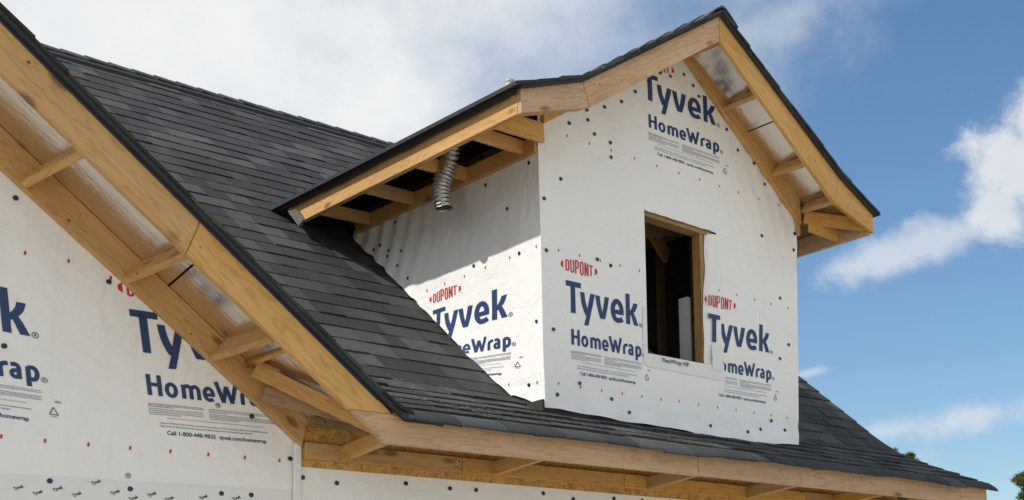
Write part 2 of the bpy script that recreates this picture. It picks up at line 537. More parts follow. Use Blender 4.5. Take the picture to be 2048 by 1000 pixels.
scored = []
for tb in tabs:
    y, z, d, nn = roof_s(tb[2] + 0.07)
    px, py_, dep = proj(((tb[0] + tb[1]) / 2, y, z))
    vis = -20 < px < 2060 and -10 < py_ < 1005
    # hidden behind the dormer or the gable
    if vis:
        gx = aty((px, py_), YF)
        if gx[2] < gz_top(gx[0]) + 0.02 and gx[0] < 4.0: vis = False
        dx = aty((px, py_), 7.75)
        if 5.73 < dx[0] < 8.25 and 1.93 < dx[2] < 3.9 and y > 7.8: vis = False
        if (px, py_)[0] > 720 and y > 7.9 and (tb[0] + tb[1]) / 2 > 5.7 and px < 1590: vis = False
    if vis:
        view = Vector((-(tb[0] + tb[1]) / 2, -y, -z)).normalized()
        area = (tb[1] - tb[0]) * EXPO * abs(view.dot(nn)) / dep ** 2
    else:
        area = 0
    scored.append((area, tb))
scored.sort(key=lambda q: -q[0])
rest = []
for k, (a, tb) in enumerate(scored):
    v, f = tab_vf(*tb)
    if k < 298 and a > 0:
        mesh('shingle', v, f, SHINGLE, main_roof)
    else:
        rest.append((v, f))
V, Fc = join_vf(rest)
mesh('shingle_field', V, Fc, SHINGLE, main_roof, kind='stuff')
# back slope as a plain layer of shingle
mesh('rear_shingle_layer', *box_vf(0, 1, 0, 1, 0, 1), SHINGLE, main_roof,
     Matrix(((XR - XL, 0, 0, XL), (0, 5.25, 0, RY + 0.02), (0, -5.25 * SL2, 0.02, RZ + 0.0), (0, 0, 0, 1))))
for sg in (-1, 1):
    V = [(q, RY + sg * a_, RZ - abs(a_) * SL2 + h_) for q in (1.2, XR - 0.05) for a_, h_ in ((0.165, 0.0), (0.03, 0.0), (0.03, 0.036), (0.155, 0.036))]
    mesh('ridge_vent', V, [(0, 1, 2, 3), (4, 7, 6, 5), (0, 4, 5, 1), (1, 5, 6, 2), (2, 6, 7, 3), (3, 7, 4, 0)], VENT, main_roof)
# ridge caps: bent pieces that lap along the ridge
x = XR
capv = []
k = 0
while x > 1.2:
    L = 0.21
    pts = [(-0.095, -0.095 * SL2), (-0.045, -0.045 * SL2), (0, -0.010), (0.045, -0.045 * SL2), (0.095, -0.095 * SL2)]
    lift = 0.046 + 0.004 * nz(x * 3, 1)
    v = []
    for xx, hh in ((x, lift + 0.0), (x - L, lift + 0.011)):
        for (a, b) in pts:
            v.append((xx, RY + a, RZ + b + hh)); v.append((xx, RY + a, RZ + b + hh - 0.012))
    f = []
    for i in range(4):
        a = i * 2
        f += [(a, a + 2, a + 12, a + 10), (a + 1, a + 11, a + 13, a + 3)]
    for o_ in (0, 10):
        for i in range(4):
            a = o_ + i * 2; f.append((a, a + 1, a + 3, a + 2))
    f += [(0, 10, 11, 1), (8, 9, 19, 18)]
    mesh('ridge_cap', v, f, SHINGLE, main_roof)
    x -= EXPO

# ------------------------------------------------------------------ walls of the ground storey
def wrap_disp(x, z, k=0.0):
    return 0.0045 * nz(x * 1.6 + k, z * 1.1, k) + 0.002 * nz(x * 6.0, z * 1.4 + k, k + 5)


def grid_sheet(name, us, cols, mapf, mat, parent, skip=None, thick=None):
    """us: list of u; cols(u): list of v; mapf(u, v) -> point"""
    V, Fc = [], []
    m = None
    for u in us:
        vv = cols(u); m = len(vv)
        V += [mapf(u, v) for v in vv]
    for i in range(len(us) - 1):
        for j in range(m - 1):
            if skip and skip(i, j): continue
            a = i * m + j
            Fc.append((a, a + m, a + m + 1, a + 1))
    return mesh(name, V, Fc, mat, parent, smooth=True)


def zr_bot(x): return 2.25 - 0.795 * (x - 3.0)           # lower edge of the rafter on the wall
XC = 3.963                                                # corner where the gable wall ends
APX = -0.9
def gable_pt(x, z): return (x, YW + wrap_disp(x, z, 2.0), z)
us = list(np.linspace(-5.7, 1.8, 16)) + list(np.linspace(1.9, XC, 70))
def gcols(x):
    xx = x if x > APX else 2 * APX - x
    zt = min(zr_bot(xx) + 0.06, 5.3)
    lo = list(np.linspace(GZ, 0.6, 6))
    return lo + list(np.linspace(0.65, zt, 60))
gable_wall = grid_sheet('gable_wall', us, gcols, gable_pt, WRAP, house)
gable_wall['label'] = 'white wrapped gable wall with large printed lettering'
def eave_pt(x, z): return (x, YW + 0.004 + wrap_disp(x, z, 4.0), z)
zt_w = 1.369
eave_wall = grid_sheet('eave_wall', list(np.linspace(XC + 0.002, XE, 90)),
                       lambda x: [GZ] + list(np.linspace(0.5, zt_w + 0.004 * nz(x * 2.2, 8), 20)), eave_pt, WRAP, house)
# creased lap of wrap at the corner
V = []; Fc = []
for i, z in enumerate(np.linspace(0.9, 1.50, 26)):
    for j, dx in enumerate((-0.035, -0.022, -0.01, 0.004, 0.012)):
        V.append((XC + dx + 0.003 * nz(z * 9, j), YW - 0.003 - (0.010 if j in (1, 3) else 0.004) * (1 + 0.6 * nz(z * 14, j * 3.1)), z))
for i in range(25):
    for j in range(4):
        a = i * 5 + j; Fc.append((a, a + 1, a + 6, a + 5))
mesh('wrap_lap', V, Fc, WRAP, gable_wall, smooth=True)
# wall boards behind the wrap, up to the roof
V, Fc = join_vf([box_vf(-5.65, XC, YW + 0.014, YW + 0.15, GZ, 1.45), box_vf(XC, XE - 0.004, YW + 0.012, YW + 0.15, GZ, 1.62)])
wall_board = mesh('wall_sheathing', V, Fc, OSB, house)
v = [(-5.6, 0, 1.46), (XC - 0.02, 0, 1.46), (APX, 0, 5.35)]
V = [(a, YW + 0.016, c) for a, b, c in v] + [(a, YW + 0.05, c) for a, b, c in v]
mesh('gable_sheathing', V, [(0, 1, 2), (3, 5, 4), (0, 3, 4, 1), (1, 4, 5, 2), (2, 5, 3, 0)], OSB, house)
# right end wall and rear wall
yb = 17.3
pl = [(YW + 0.02, GZ), (yb, GZ), (yb, RZ - (yb - RY) * SL2 - 0.06), (RY, RZ - 0.06), (8.1, 1.93), (YW + 0.02, 1.62)]
V = [(XE - 0.10, a, b) for a, b in pl] + [(XE, a, b) for a, b in pl]
k6 = list(range(6))
Fc = [tuple(k6), tuple(i + 6 for i in k6[::-1])] + [(i, i + 6, (i + 1) % 6 + 6, (i + 1) % 6) for i in range(6)]
mesh('end_wall', V, Fc, WRAP, house)
mesh('rear_wall', *box_vf(-5.6, XE - 0.11, yb - 0.1, yb, GZ, 2.1), WRAP, house)
mesh('side_wall', *box_vf(-5.72, -5.62, YW + 0.16, yb - 0.11, GZ, 2.0), WRAP, house)
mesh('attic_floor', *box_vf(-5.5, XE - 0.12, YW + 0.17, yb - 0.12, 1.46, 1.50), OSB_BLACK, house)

# ------------------------------------------------------------------ eave: fascia, ledger, lookouts
FB, FT = 1.432, 1.602
def fascia(x0, x1, dz=0.0, slant=False):
    poly = [(0, 0), (x1 - x0, 0), (x1 - x0, FT - FB), (0, FT - FB)]
    if slant: poly = [(0.20, 0), (x1 - x0, 0), (x1 - x0, FT - FB), (0, FT - FB)]
    return prism('fascia_board', poly, 0.038, (x0, YF + 0.038, FB + dz), (1, 0, 0), (0, -1, 0), PINE_PALE, house)
fascia(3.952, 6.509, 0, True)
fascia(6.512, 9.512, 0.003)
fascia(9.515, 9.86, 0.006)
for x0, x1 in ((3.985, 5.02), (5.024, 6.33), (6.334, 8.2), (8.204, XE - 0.03)):
    board('ledger_board', (x0, YW - 0.019, 1.411), (x1, YW - 0.019, 1.411), 0.098, 0.038, PINE, house)
mesh('sheathing_strip', *box_vf(XC + 0.006, XE - 0.002, YW - 0.0, YW + 0.010, 1.366, 1.62), OSB, house)
for x in (4.217, 5.274, 6.559, 7.549, 8.55, 9.30):
    board('lookout', (x, YW - 0.040, 1.413), (x - 0.035, YF + 0.040, 1.434), 0.09, 0.038, PINE, house)
for x in np.arange(4.6, 9.4, 0.61):     # rafter tails above the soffit
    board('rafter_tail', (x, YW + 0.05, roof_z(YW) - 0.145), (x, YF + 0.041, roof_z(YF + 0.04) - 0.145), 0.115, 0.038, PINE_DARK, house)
# stamp marks on the ledger
bits = []
rr = random.Random(5)
for xs in (4.985, 5.47):
    for i in range(16):
        a = xs + rr.uniform(-0.03, 0.03); b = 1.425 + rr.uniform(0, 0.07)
        bits.append(box_vf(a, a + rr.uniform(0.003, 0.014), YW - 0.0402, YW - 0.0392, b, b + rr.uniform(0.002, 0.006)))
V, Fc = join_vf(bits)
mesh('lumber_stamp', V, Fc, INK_BLACK, house, kind='stuff')

# right rake of the main roof
pts = [(EY + 0.045, EZ - 0.004), (7.5, roof_z(7.5) - 0.026), (7.9, roof_z(7.9) - 0.026), (8.12, roof_z(8.12) - 0.03), (8.4, roof_z(8.4) - 0.026), (RY, RZ - 0.026)]
for i in range(len(pts) - 1):
    (a, b), (c, d) = pts[i], pts[i + 1]
    lo = 0.17
    V = [(XR - 0.082, a, b - lo), (XR - 0.044, a, b - lo), (XR - 0.044, c, d - lo), (XR - 0.082, c, d - lo),
         (XR - 0.082, a, b), (XR - 0.044, a, b), (XR - 0.044, c, d), (XR - 0.082, c, d)]
    if i >= 1 or True:
        mesh('rake_board', V, BOXF, PINE_PALE, house)

# ------------------------------------------------------------------ front gable overhang
gable_roof = None
al = math.atan(0.815)
def gable_profile(x):
    """shingle surface of the right slope, with the turned-out foot"""
    a = gable_surf(x); b = 1.598 - 0.13 * (x - 4.30)
    k = 0.035
    return (a + b + math.sqrt((a - b) ** 2 + k * k)) / 2
# boards of the gable roof
parts = []
xs_ = [APX, 1.0, 2.4, 3.4, 3.9, 4.06]
for a, b in zip(xs_[:-1], xs_[1:]):
    za, zb = gz_top(a) + 0.004, gz_top(b) + 0.004
    ya = KY + (za - KZ) / SL2 + 0.1 if za > KZ else 7.9
    yb_ = KY + (zb - KZ) / SL2 + 0.1 if zb > KZ else 7.9
    for sgn in (0, 1):
        mx = lambda x: x if sgn == 0 else 2 * APX - x
        V = [(mx(a), YF - 0.004, za), (mx(b), YF - 0.004, zb), (mx(b), yb_, zb), (mx(a), ya, za),
             (mx(a), YF - 0.004, za + 0.016), (mx(b), YF - 0.004, zb + 0.016), (mx(b), yb_, zb + 0.016), (mx(a), ya, za + 0.016)]
        parts.append((V, BOXF))
V, Fc = join_vf(parts)
gable_roof = mesh('gable_roof', V, Fc, OSB_DARK, house)
gable_roof['label'] = 'shingled front gable roof with open pine rake overhang'
# courses of the right slope, and of the left one
gx = np.linspace(APX, 4.50, 700)
gzv = np.array([gable_profile(x) for x in gx])
garc = np.concatenate([[0], np.cumsum(np.hypot(np.diff(gx), np.diff(gzv)))])
s = garc[-1]
c = 0
while s > 0.02:
    sb, st_ = s, max(s - EXPO - 0.03, 0)
    rr = random.Random(c)
    pb = (float(np.interp(sb, garc, gx)), float(np.interp(sb, garc, gzv)))
    pt = (float(np.interp(st_, garc, gx)), float(np.interp(st_, garc, gzv)))
    pm = (float(np.interp((sb + st_) / 2, garc, gx)), float(np.interp((sb + st_) / 2, garc, gzv)))
    fr = YF - 0.040 + rr.uniform(-0.008, 0.006)
    def yend(z): return KY + (z - KZ) / SL2 + 0.12 if z > KZ else EY + (z - EZ) / SL1 + 0.25
    for sgn in ((0, 1) if pb[0] < 3.2 else (0,)):
        mx = lambda x: x if sgn == 0 else 2 * APX - x
        V = []
        for (q, lift) in ((pb, 0.011 + rr.uniform(0, 0.004)), (pm, 0.008), (pt, 0.003)):
            ye = yend(q[1])
            V += [(mx(q[0]), fr, q[1] + lift), (mx(q[0]), ye, q[1] + lift), (mx(q[0]), ye, q[1] - 0.012), (mx(q[0]), fr, q[1] - 0.012)]
        Fc = []
        for k in range(2):
            for i in range(4):
                Fc.append((k * 4 + i, k * 4 + (i + 1) % 4, k * 4 + 4 + (i + 1) % 4, k * 4 + 4 + i))
        Fc += [(3, 2, 1, 0), (8, 9, 10, 11)]
        mesh('shingle_course', V, Fc, SHINGLE, gable_roof)
    s -= EXPO; c += 1
# dark underlayment and blue drip edge along the rake
def rake_strip(name, x0, x1, f0, f1, y0, y1, mat, parent, n=24):
    V, Fc = [], []
    for x in np.linspace(x0, x1, n):
        V += [(x, y0, f0(x)), (x, y0, f1(x)), (x, y1, f1(x)), (x, y1, f0(x))]
    for i in range(n - 1):
        for k in range(4):
            Fc.append((i * 4 + k, i * 4 + (k + 1) % 4, i * 4 + 4 + (k + 1) % 4, i * 4 + 4 + k))
    Fc += [(0, 1, 2, 3), (4 * n - 1, 4 * n - 2, 4 * n - 3, 4 * n - 4)]
    return mesh(name, V, Fc, mat, parent)
rake_strip('drip_edge', APX, 4.10, lambda x: gz_top(x) - 0.012, lambda x: gz_top(x) + 0.012, YF - 0.010, YF - 0.006, DRIP, gable_roof)
rake_strip('underlayment_edge', APX, 4.44, lambda x: max(gz_top(x) + 0.008, 1.566 if x > 4.2 else 1.596), lambda x: gable_profile(x) - 0.004, YF - 0.032, YF - 0.011, DARKIN, gable_roof, 60)
# barge boards, two lengths with a joint
def barge(poly_xz, y0, t, mat, parent, udir, name='barge_board'):
    o = poly_xz[0]
    u = Vector((udir[0], 0, udir[1])).normalized(); wd = Vector((0, -1, 0)); v = wd.cross(u)
    pl = [((q[0] - o[0]) * u.x + (q[1] - o[1]) * u.z, (q[0] - o[0]) * v.x + (q[1] - o[1]) * v.z) for q in poly_xz]
    return prism(name, pl, t, (o[0], y0 + t, o[1]), u, wd, mat, parent)
def bb(x): return 2.336 - 0.808 * (x - 3.0)
def bt(x): return gz_top(x)
barge([(APX + 0.01, bb(APX)), (3.036, bb(3.036)), (3.103, bt(3.103)), (APX + 0.01, bt(APX))], YF, 0.038, PINE, gable_roof, (1, -0.81))
barge([(3.039, bb(3.039)), (3.934, 1.604), (4.185, 1.604), (4.17, bt(4.17) - 0.0), (3.106, bt(3.106))], YF, 0.038, PINE, gable_roof, (1, -0.81))
barge([(2 * APX - 3.9, bb(3.9)), (APX - 0.01, bb(APX)), (APX - 0.01, bt(APX)), (2 * APX - 4.15, bt(4.15))], YF, 0.038, PINE, gable_roof, (1, 0.81))
# rafter on the wall
def zs_w(x): return 2.446 - 0.81 * (x - 3.0)
def zs_b(x): return 2.545 - 0.812 * (x - 3.0)
barge([(APX, zr_bot(APX)), (3.962, zr_bot(3.962)), (4.0, 1.64), (APX, zs_w(APX))], 7.660, 0.038, PINE, gable_roof, (1, -0.8), 'wall_rafter')
# foil-faced boards overhead
for x0, x1 in ((APX, 1.02), (1.03, 3.19), (3.20, 4.0)):
    n_ = 14
    V = []
    for x in np.linspace(x0, x1, n_):
        V += [(x, 7.667, zs_w(x) + 0.004), (x, YF + 0.04, zs_b(x))]
    V += [(a, b, c_ + 0.012) for a, b, c_ in V]
    m_ = 2 * n_
    Fc = []
    for i in range(n_ - 1):
        a = 2 * i
        Fc += [(a, a + 1, a + 3, a + 2), (a + m_, a + 2 + m_, a + 3 + m_, a + 1 + m_)]
    Fc += [(0, m_, m_ + 1, 1), (m_ - 2, m_ - 1, 2 * m_ - 1, 2 * m_ - 2)]
    mesh('soffit_panel', V, Fc, FOIL, gable_roof)
# lookouts: square across the slope
upv = (math.sin(al), 0, math.cos(al))
for i, xw in enumerate((0.42, 0.93, 1.44, 1.95, 2.465, 2.975, 3.43)):
    a = Vector((xw, 7.658, zr_bot(xw) + 0.006)); xb_ = xw + 0.072
    b = Vector((xb_, YF + 0.040, bb(xb_) + 0.002))
    board('lookout', a, b, 0.150, 0.040, PINE, gable_roof, upv)
# odd pieces where the gable meets the eave
board('valley_board', (3.63, 7.60, 1.835), (4.12, YF + 0.05, 1.478), 0.085, 0.038, PINE, gable_roof)
board('blocking', (3.70, 7.62, 1.70), (4.13, 7.30, 1.56), 0.09, 0.038, PINE_DARK, gable_roof)
board('blocking', (3.62, 7.645, 1.90), (3.70, 7.20, 1.95), 0.14, 0.03, PINE, gable_roof, upv)
board('blocking', (3.99, 7.655, 1.60), (4.6, 7.655, 1.60), 0.06, 0.03, PINE_DARK, gable_roof)
mesh('back_panel', *box_vf(3.99, 4.40, YW - 0.012, YW - 0.002, 1.50, 1.70), OSB, gable_roof)

# ------------------------------------------------------------------ dormer
YD = 7.75
YR = 7.23
XS0, XS1 = 5.715, 8.285
APD = (6.99, 5.035)
WX0, WX1, WZ0, WZ1 = 6.652, 7.375, 2.440, 3.545
# framing boxes behind the wrap carry everything else
parts = [box_vf(XS0 + 0.012, WX0 - 0.002, YD + 0.014, YD + 0.13, 1.87, 3.9), box_vf(WX1 + 0.03, XS1 - 0.085, YD + 0.014, YD + 0.13, 1.87, 3.9),
         box_vf(WX0 - 0.002, WX1 - 0.06, YD + 0.014, YD + 0.13, 1.87, WZ0 - 0.006), box_vf(WX0 - 0.002, WX1 - 0.06, YD + 0.014, YD + 0.13, WZ1 + 0.01, 3.9)]
tri = [(XS0 + 0.012, 3.9), (XS1 - 0.02, 3.9), (7.0, 4.98)]
parts.append(([(a, YD + 0.014, b) for a, b in tri] + [(a, YD + 0.13, b) for a, b in tri], [(0, 1, 2), (3, 5, 4), (0, 3, 4, 1), (1, 4, 5, 2), (2, 5, 3, 0)]))
# side walls
for xa, xb in ((XS0 + 0.014, XS0 + 0.12), (XS1 - 0.17, XS1 - 0.085)):
    v = [(xa, YD + 0.131, 1.9), (xa, 10.4, 3.7), (xa, 10.4, 3.95), (xa, YD + 0.131, 3.95)]
    parts.append((v + [(xb, b, c_) for a, b, c_ in v], [(0, 1, 2, 3), (4, 7, 6, 5), (0, 4, 5, 1), (1, 5, 6, 2), (2, 6, 7, 3), (3, 7, 4, 0)]))
V, Fc = join_vf(parts)
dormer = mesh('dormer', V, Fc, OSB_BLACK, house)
dormer['label'] = 'gabled dormer wrapped in white with an empty window opening'

base_px = [(1088, 814.7), (1166, 828), (1260, 845.5), (1340, 857), (1400, 871), (1468, 881), (1536, 890), (1597, 890)]
bx = [aty(q, YD)[0] for q in base_px]; bz = [aty(q, YD)[2] for q in base_px]
def d_base(x): return float(np.interp(x, bx, bz)) + 0.004 * nz(x * 9, 2.2)
def d_top(x):
    k = [5.69, 5.75, 6.99, 8.29]
    return float(np.interp(x, [5.60, 6.99, 7.13, 7.49, 7.77, 8.1, 8.34], [3.95, 4.90, 4.868, 4.50, 4.30, 3.985, 3.80])) + (0.014 * nz(x * 7, 4.4) if x > 7.2 else 0)
def edge_shift(x, z):
    tz = (z - 1.9) / 2.0
    l = -0.018 + 0.030 * (1 - tz); r_ = -0.055 * (1 - tz) + 0.035 * tz
    q = (x - XS0) / (XS1 - XS0)
    return l * (1 - q) ** 3 + r_ * max(q, 0) ** 3
def front_pt(x, z, off=0.0):
    zb = d_base(x)
    fl = math.exp(-max(z - zb, 0) / 0.10)
    y = YD + wrap_disp(x, z, 7.0) - 0.035 * fl * (0.7 + 0.8 * nz(x * 2.3, 5.5)) - 0.012 * fl * math.sin(x * 17 + z * 8)
    # pulled creases low on the right, soft folds along the right rake
    y += 0.013 * math.exp(-((z - 2.03 - 0.10 * (x - 8.0) - 0.02 * nz(x * 3, 2)) / 0.028) ** 2) * (min(1, max(0.25, (x - 7.2) * 2)))
    y -= 0.010 * math.exp(-((z - 2.12 + 0.07 * (x - 6.0) + 0.02 * nz(x * 2.5, 7)) / 0.035) ** 2) * max(0, nz(x * 1.4, 12.0) + 0.35)
    y += 0.010 * math.exp(-((x - 5.86 - 0.12 * (z - 2.0)) / 0.035) ** 2) * max(0.0, 1 - abs(z - 2.35) / 0.6)
    if x > 7.5: y += 0.0065 * math.sin((x * 0.9 + z * 0.30 + 0.03 * nz(x * 3, z * 2)) * 52) * min(1, (x - 7.5) * 3) * max(0, min(1, (z - 3.0)))
    return (x + edge_shift(x, z), y - off, z)
xs_ = list(np.linspace(XS0, WX0, 26)) + list(np.linspace(WX0, WX1, 20))[1:] + list(np.linspace(WX1, XS1, 26))[1:]
i0, i1 = 25, 44
def wtop(x): return WZ1 - 0.020 * (x - WX0) / (WX1 - WX0) + 0.006 * nz(x * 12, 1.1)
def fcols(x):
    a = list(np.linspace(d_base(x), WZ0, 14)); b = list(np.linspace(WZ0, wtop(x), 16))[1:]; c_ = list(np.linspace(wtop(x), max(d_top(x), 3.6), 22))[1:]
    return a + b + c_
front_wrap = grid_sheet('front_wrap', xs_, fcols, lambda x, z: front_pt(x, z), WRAP, dormer, skip=lambda i, j: i0 <= i < i1 and 13 <= j < 28)
# left cheek
def side_x(y, z):
    f = math.exp(-max(z - roof_z(y), 0) / 0.12)
    ripple = 0.010 * math.sin((y + 0.4 * z) * 30) * max(0, min(1, (y - 8.9))) 
    corner = math.exp(-((y - YD) / 0.10) ** 2) * math.exp(-max(z - 2.0, 0) / 0.15)
    return XS0 + wrap_disp(y, z, 11.0) - 0.028 * f * (0.6 + 0.8 * nz(y * 4, 6.1)) + ripple - 0.02 * corner * nz(y * 20, z * 14)
def side_pt(y, z, off=0.0):
    q = max(0.0, 1 - (y - YD) / 0.5)
    fx = front_pt(XS0, z)[0] - XS0
    yy = y
    if y <= YD + 1e-6: return front_pt(XS0, max(z, d_base(XS0)), off)
    return (side_x(y, z) + fx * q - off, yy, z)
ysd = [YD] + list(np.linspace(YD + 0.02, 10.25, 90))
def scols(y):
    zb = roof_z(y) + 0.022 + 0.012 * nz(y * 7, 3.0) + (0.02 * max(0, nz(y * 11, 1)) if y > 8.9 else 0)
    if y < 8.1: zb = max(zb, np.interp(y, [YD, 7.95, 8.1], [d_base(XS0), roof_z(7.95) + 0.05, roof_z(8.1) + 0.03]))
    zt = 3.80
    return list(np.linspace(min(zb, zt - 0.02), zt, 40))
side_wrap = grid_sheet('side_wrap', ysd, scols, lambda y, z: side_pt(y, z), WRAP, dormer)
mesh('right_cheek_wrap', *join_vf([([(XS1 - 0.060, YD + 0.012, 1.95), (XS1 + 0.004, 10.2, 3.75), (XS1 + 0.004, 10.2, 3.9), (XS1 + 0.004, YD + 0.012, 3.9),
                                     (XS1 - 0.078, YD + 0.02, 1.95), (XS1 - 0.018, 10.2, 3.75), (XS1 - 0.018, 10.2, 3.9), (XS1 - 0.018, YD + 0.02, 3.9)],
                                    [(0, 1, 2, 3), (4, 7, 6, 5), (0, 4, 5, 1), (1, 5, 6, 2), (2, 6, 7, 3), (3, 7, 4, 0)])]), WRAP, dormer)

# window opening: header, stud, sill, flashing
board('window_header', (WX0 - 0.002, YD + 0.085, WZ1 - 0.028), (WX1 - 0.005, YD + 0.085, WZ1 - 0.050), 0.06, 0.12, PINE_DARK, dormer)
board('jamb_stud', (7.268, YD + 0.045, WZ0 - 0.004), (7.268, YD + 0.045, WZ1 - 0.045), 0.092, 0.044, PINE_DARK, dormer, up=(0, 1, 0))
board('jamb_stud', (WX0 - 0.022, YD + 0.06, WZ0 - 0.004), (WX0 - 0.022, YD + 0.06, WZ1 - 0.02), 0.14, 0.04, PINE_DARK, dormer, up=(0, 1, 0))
board('window_sill', (WX0, YD + 0.07, WZ0 - 0.040), (WX1 - 0.06, YD + 0.07, WZ0 - 0.036), 0.038, 0.12, TAPE, dormer)
# wrap flap folded in along the stud
V, Fc = [], []
zz = np.linspace(WZ0 + 0.0, WZ1 - 0.035, 26)
for z in zz:
    tz = (z - WZ0) / (WZ1 - WZ0)
    e = 0.120 + 0.018 * nz(z * 4.3, 8.8) - 0.020 * tz ** 4 + 0.018 * math.sin(tz * 6)
    for j, (f_, dy) in enumerate(((0.0, -0.004), (0.25, 0.004), (0.55, 0.012), (0.8, 0.022), (1.0, 0.038))):
        if j == 0: V.append(front_pt(WX1 + 0.03, z, 0.004))
        else: V.append((WX1 + 0.006 - e * f_, YD + dy + 0.006 * nz(z * 5, f_ * 3), z))
for i in range(25):
    for j in range(4):
        a = i * 5 + j; Fc.append((a, a + 5, a + 6, a + 1))
mesh('wrap_flap', V, Fc, WRAP, dormer, smooth=True)
# sill flashing tape with its print
def sheet_on_front(name, poly_u, zlo, zhi, mat, off):
    V, Fc = [], []
    m_ = 5
    for x in poly_u:
        for k in range(m_):
            z = zlo(x) + (zhi(x) - zlo(x)) * k / (m_ - 1)
            V.append(front_pt(x, z, off + 0.0015 * nz(x * 20, k)))
    for i in range(len(poly_u) - 1):
        for k in range(m_ - 1):
            a = i * m_ + k; Fc.append((a, a + m_, a + m_ + 1, a + 1))
    return mesh(name, V, Fc, mat, dormer, smooth=True)
sheet_on_front('flashing_tape', list(np.linspace(6.635, 7.40, 26)), lambda x: 2.345 - 0.015 * (x - 6.65) + 0.006 * nz(x * 6, 3), lambda x: WZ0 + 0.004, TAPE, 0.0045)
sheet_on_front('flashing_tape', list(np.linspace(7.300, 7.400, 8)), lambda x: WZ0 - 0.03, lambda x: WZ0 + 0.165 + 0.004 * nz(x * 30, 1), TAPE, 0.0075)
sheet_on_front('flashing_tape', list(np.linspace(6.607, 6.645, 4)), lambda x: 2.36, lambda x: 2.80, TAPE, 0.0045)
# things of the room behind the opening
board('room_brace', (6.85, 8.25, 3.86), (7.55, 8.55, 3.50), 0.14, 0.038, PINE_DARK, dormer)  # darker pine on the braces: the dimness of the room put into the colour
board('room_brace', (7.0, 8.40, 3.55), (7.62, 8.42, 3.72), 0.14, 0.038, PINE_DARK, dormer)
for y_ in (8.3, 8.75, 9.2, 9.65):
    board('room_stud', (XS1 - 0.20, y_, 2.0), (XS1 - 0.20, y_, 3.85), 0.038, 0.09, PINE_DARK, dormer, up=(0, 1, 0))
mesh('room_sheet', *box_vf(7.30, 7.335, 8.02, 8.12, 2.2, 3.05), SHEET, dormer)

# rake boards of the dormer, with the turned-out feet
DL = [(5.185, 3.893), (5.69, 4.096), (6.985, 5.020)]
DLb = [(5.19, 3.730), (5.745, 3.925), (6.985, 4.820)]
DR = [(6.99, 5.020), (8.285, 4.062), (8.70, 3.835)]
DRb = [(6.99, 4.820), (8.215, 3.838), (8.70, 3.682)]
barge([DLb[1], DLb[2], DL[2], DL[1]], YR, 0.038, PINE_PALE, dormer, (1, 0.71))
barge([(DLb[0][0] + 0.0, DLb[0][1]), (DLb[1][0] - 0.002, DLb[1][1]), (DL[1][0] - 0.002, DL[1][1]), DL[0]], YR + 0.001, 0.038, PINE_PALE, dormer, (1, 0.36))
barge([DRb[0], DRb[1], DR[1], DR[0]], YR, 0.038, PINE, dormer, (1, -0.76))
barge([(DRb[1][0] + 0.002, DRb[1][1]), DRb[2], DR[2], (DR[1][0] + 0.002, DR[1][1])], YR + 0.001, 0.038, PINE, dormer, (1, -0.45))
# rafter on the wall, right side
raf_b = [(6.99, 4.99), (7.13, 4.860), (7.49, 4.490), (7.77, 4.285), (8.06, 3.985), (8.30, 3.80)]
barge([(7.06, 4.885), (8.325, 3.795), (8.325, 4.005), (7.06, 4.955)], 7.705, 0.038, PINE, dormer, (1, -0.80), 'wall_rafter')
barge([(5.72, 3.95), (6.96, 4.83), (6.96, 4.985), (5.72, 4.10)], 7.705, 0.038, PINE, dormer, (1, 0.72), 'wall_rafter')
def ds_w(x): return ds_b(x)
def ds_b(x): return float(np.interp(x, [6.99, 8.285, 8.70], [5.000, 4.040, 3.815])) - 0.012
for x0, x1, mt in ((7.0, 7.72, FOIL), (7.73, 8.31, FOIL), (8.315, 8.685, PINE_DARK)):
    V = []; n_ = 10
    for x in np.linspace(x0, x1, n_):
        V += [(x, 7.712, ds_w(x)), (x, YR + 0.04, ds_b(x))]
    V += [(a, b, c_ + 0.010) for a, b, c_ in V]
    m_ = 2 * n_; Fc = []
    for i in range(n_ - 1):
        a = 2 * i
        Fc += [(a, a + 1, a + 3, a + 2), (a + m_, a + 2 + m_, a + 3 + m_, a + 1 + m_)]
    Fc += [(0, m_, m_ + 1, 1), (m_ - 2, m_ - 1, 2 * m_ - 1, 2 * m_ - 2)]
    mesh('soffit_panel', V, Fc, mt, dormer)
ald = math.atan(0.76)
upd = (math.sin(ald), 0, math.cos(ald))
for (a, b) in (((7.462, 4.556), (7.378, 4.502)), ((7.995, 4.14), (7.897, 4.075)), ((8.332, 3.90), (8.239, 3.846))):
    board('lookout', (a[0], 7.703, a[1]), (b[0], YR + 0.04, b[1]), 0.112, 0.038, PINE, dormer, upd)
board('ridge_lookout', (7.075, 7.703, 4.875), (7.02, YR + 0.04, 4.822), 0.06, 0.05, PINE, dormer)
# right eave: inner fascia, foot blocks
prism('eave_fascia', [(0, 0), (3.0, 0), (3.0, 0.15), (0, 0.15)], 0.036, (8.70 - 0.037, YR + 0.042, 3.672), (0, 1, 0), (1, 0, 0), PINE_PALE, dormer)
board('lookout', (8.31, 7.60, 3.70), (8.66, 7.60, 3.685), 0.10, 0.038, PINE, dormer)
board('lookout', (8.31, 8.2, 3.70), (8.66, 8.2, 3.685), 0.10, 0.038, PINE, dormer)
board('ledger_board', (8.31, 7.72, 3.70), (8.31, 10.0, 3.70), 0.12, 0.038, PINE, dormer)
board('corner_block', (8.345, 7.70, 3.80), (8.66, 7.29, 3.70), 0.11, 0.036, PINE, dormer)
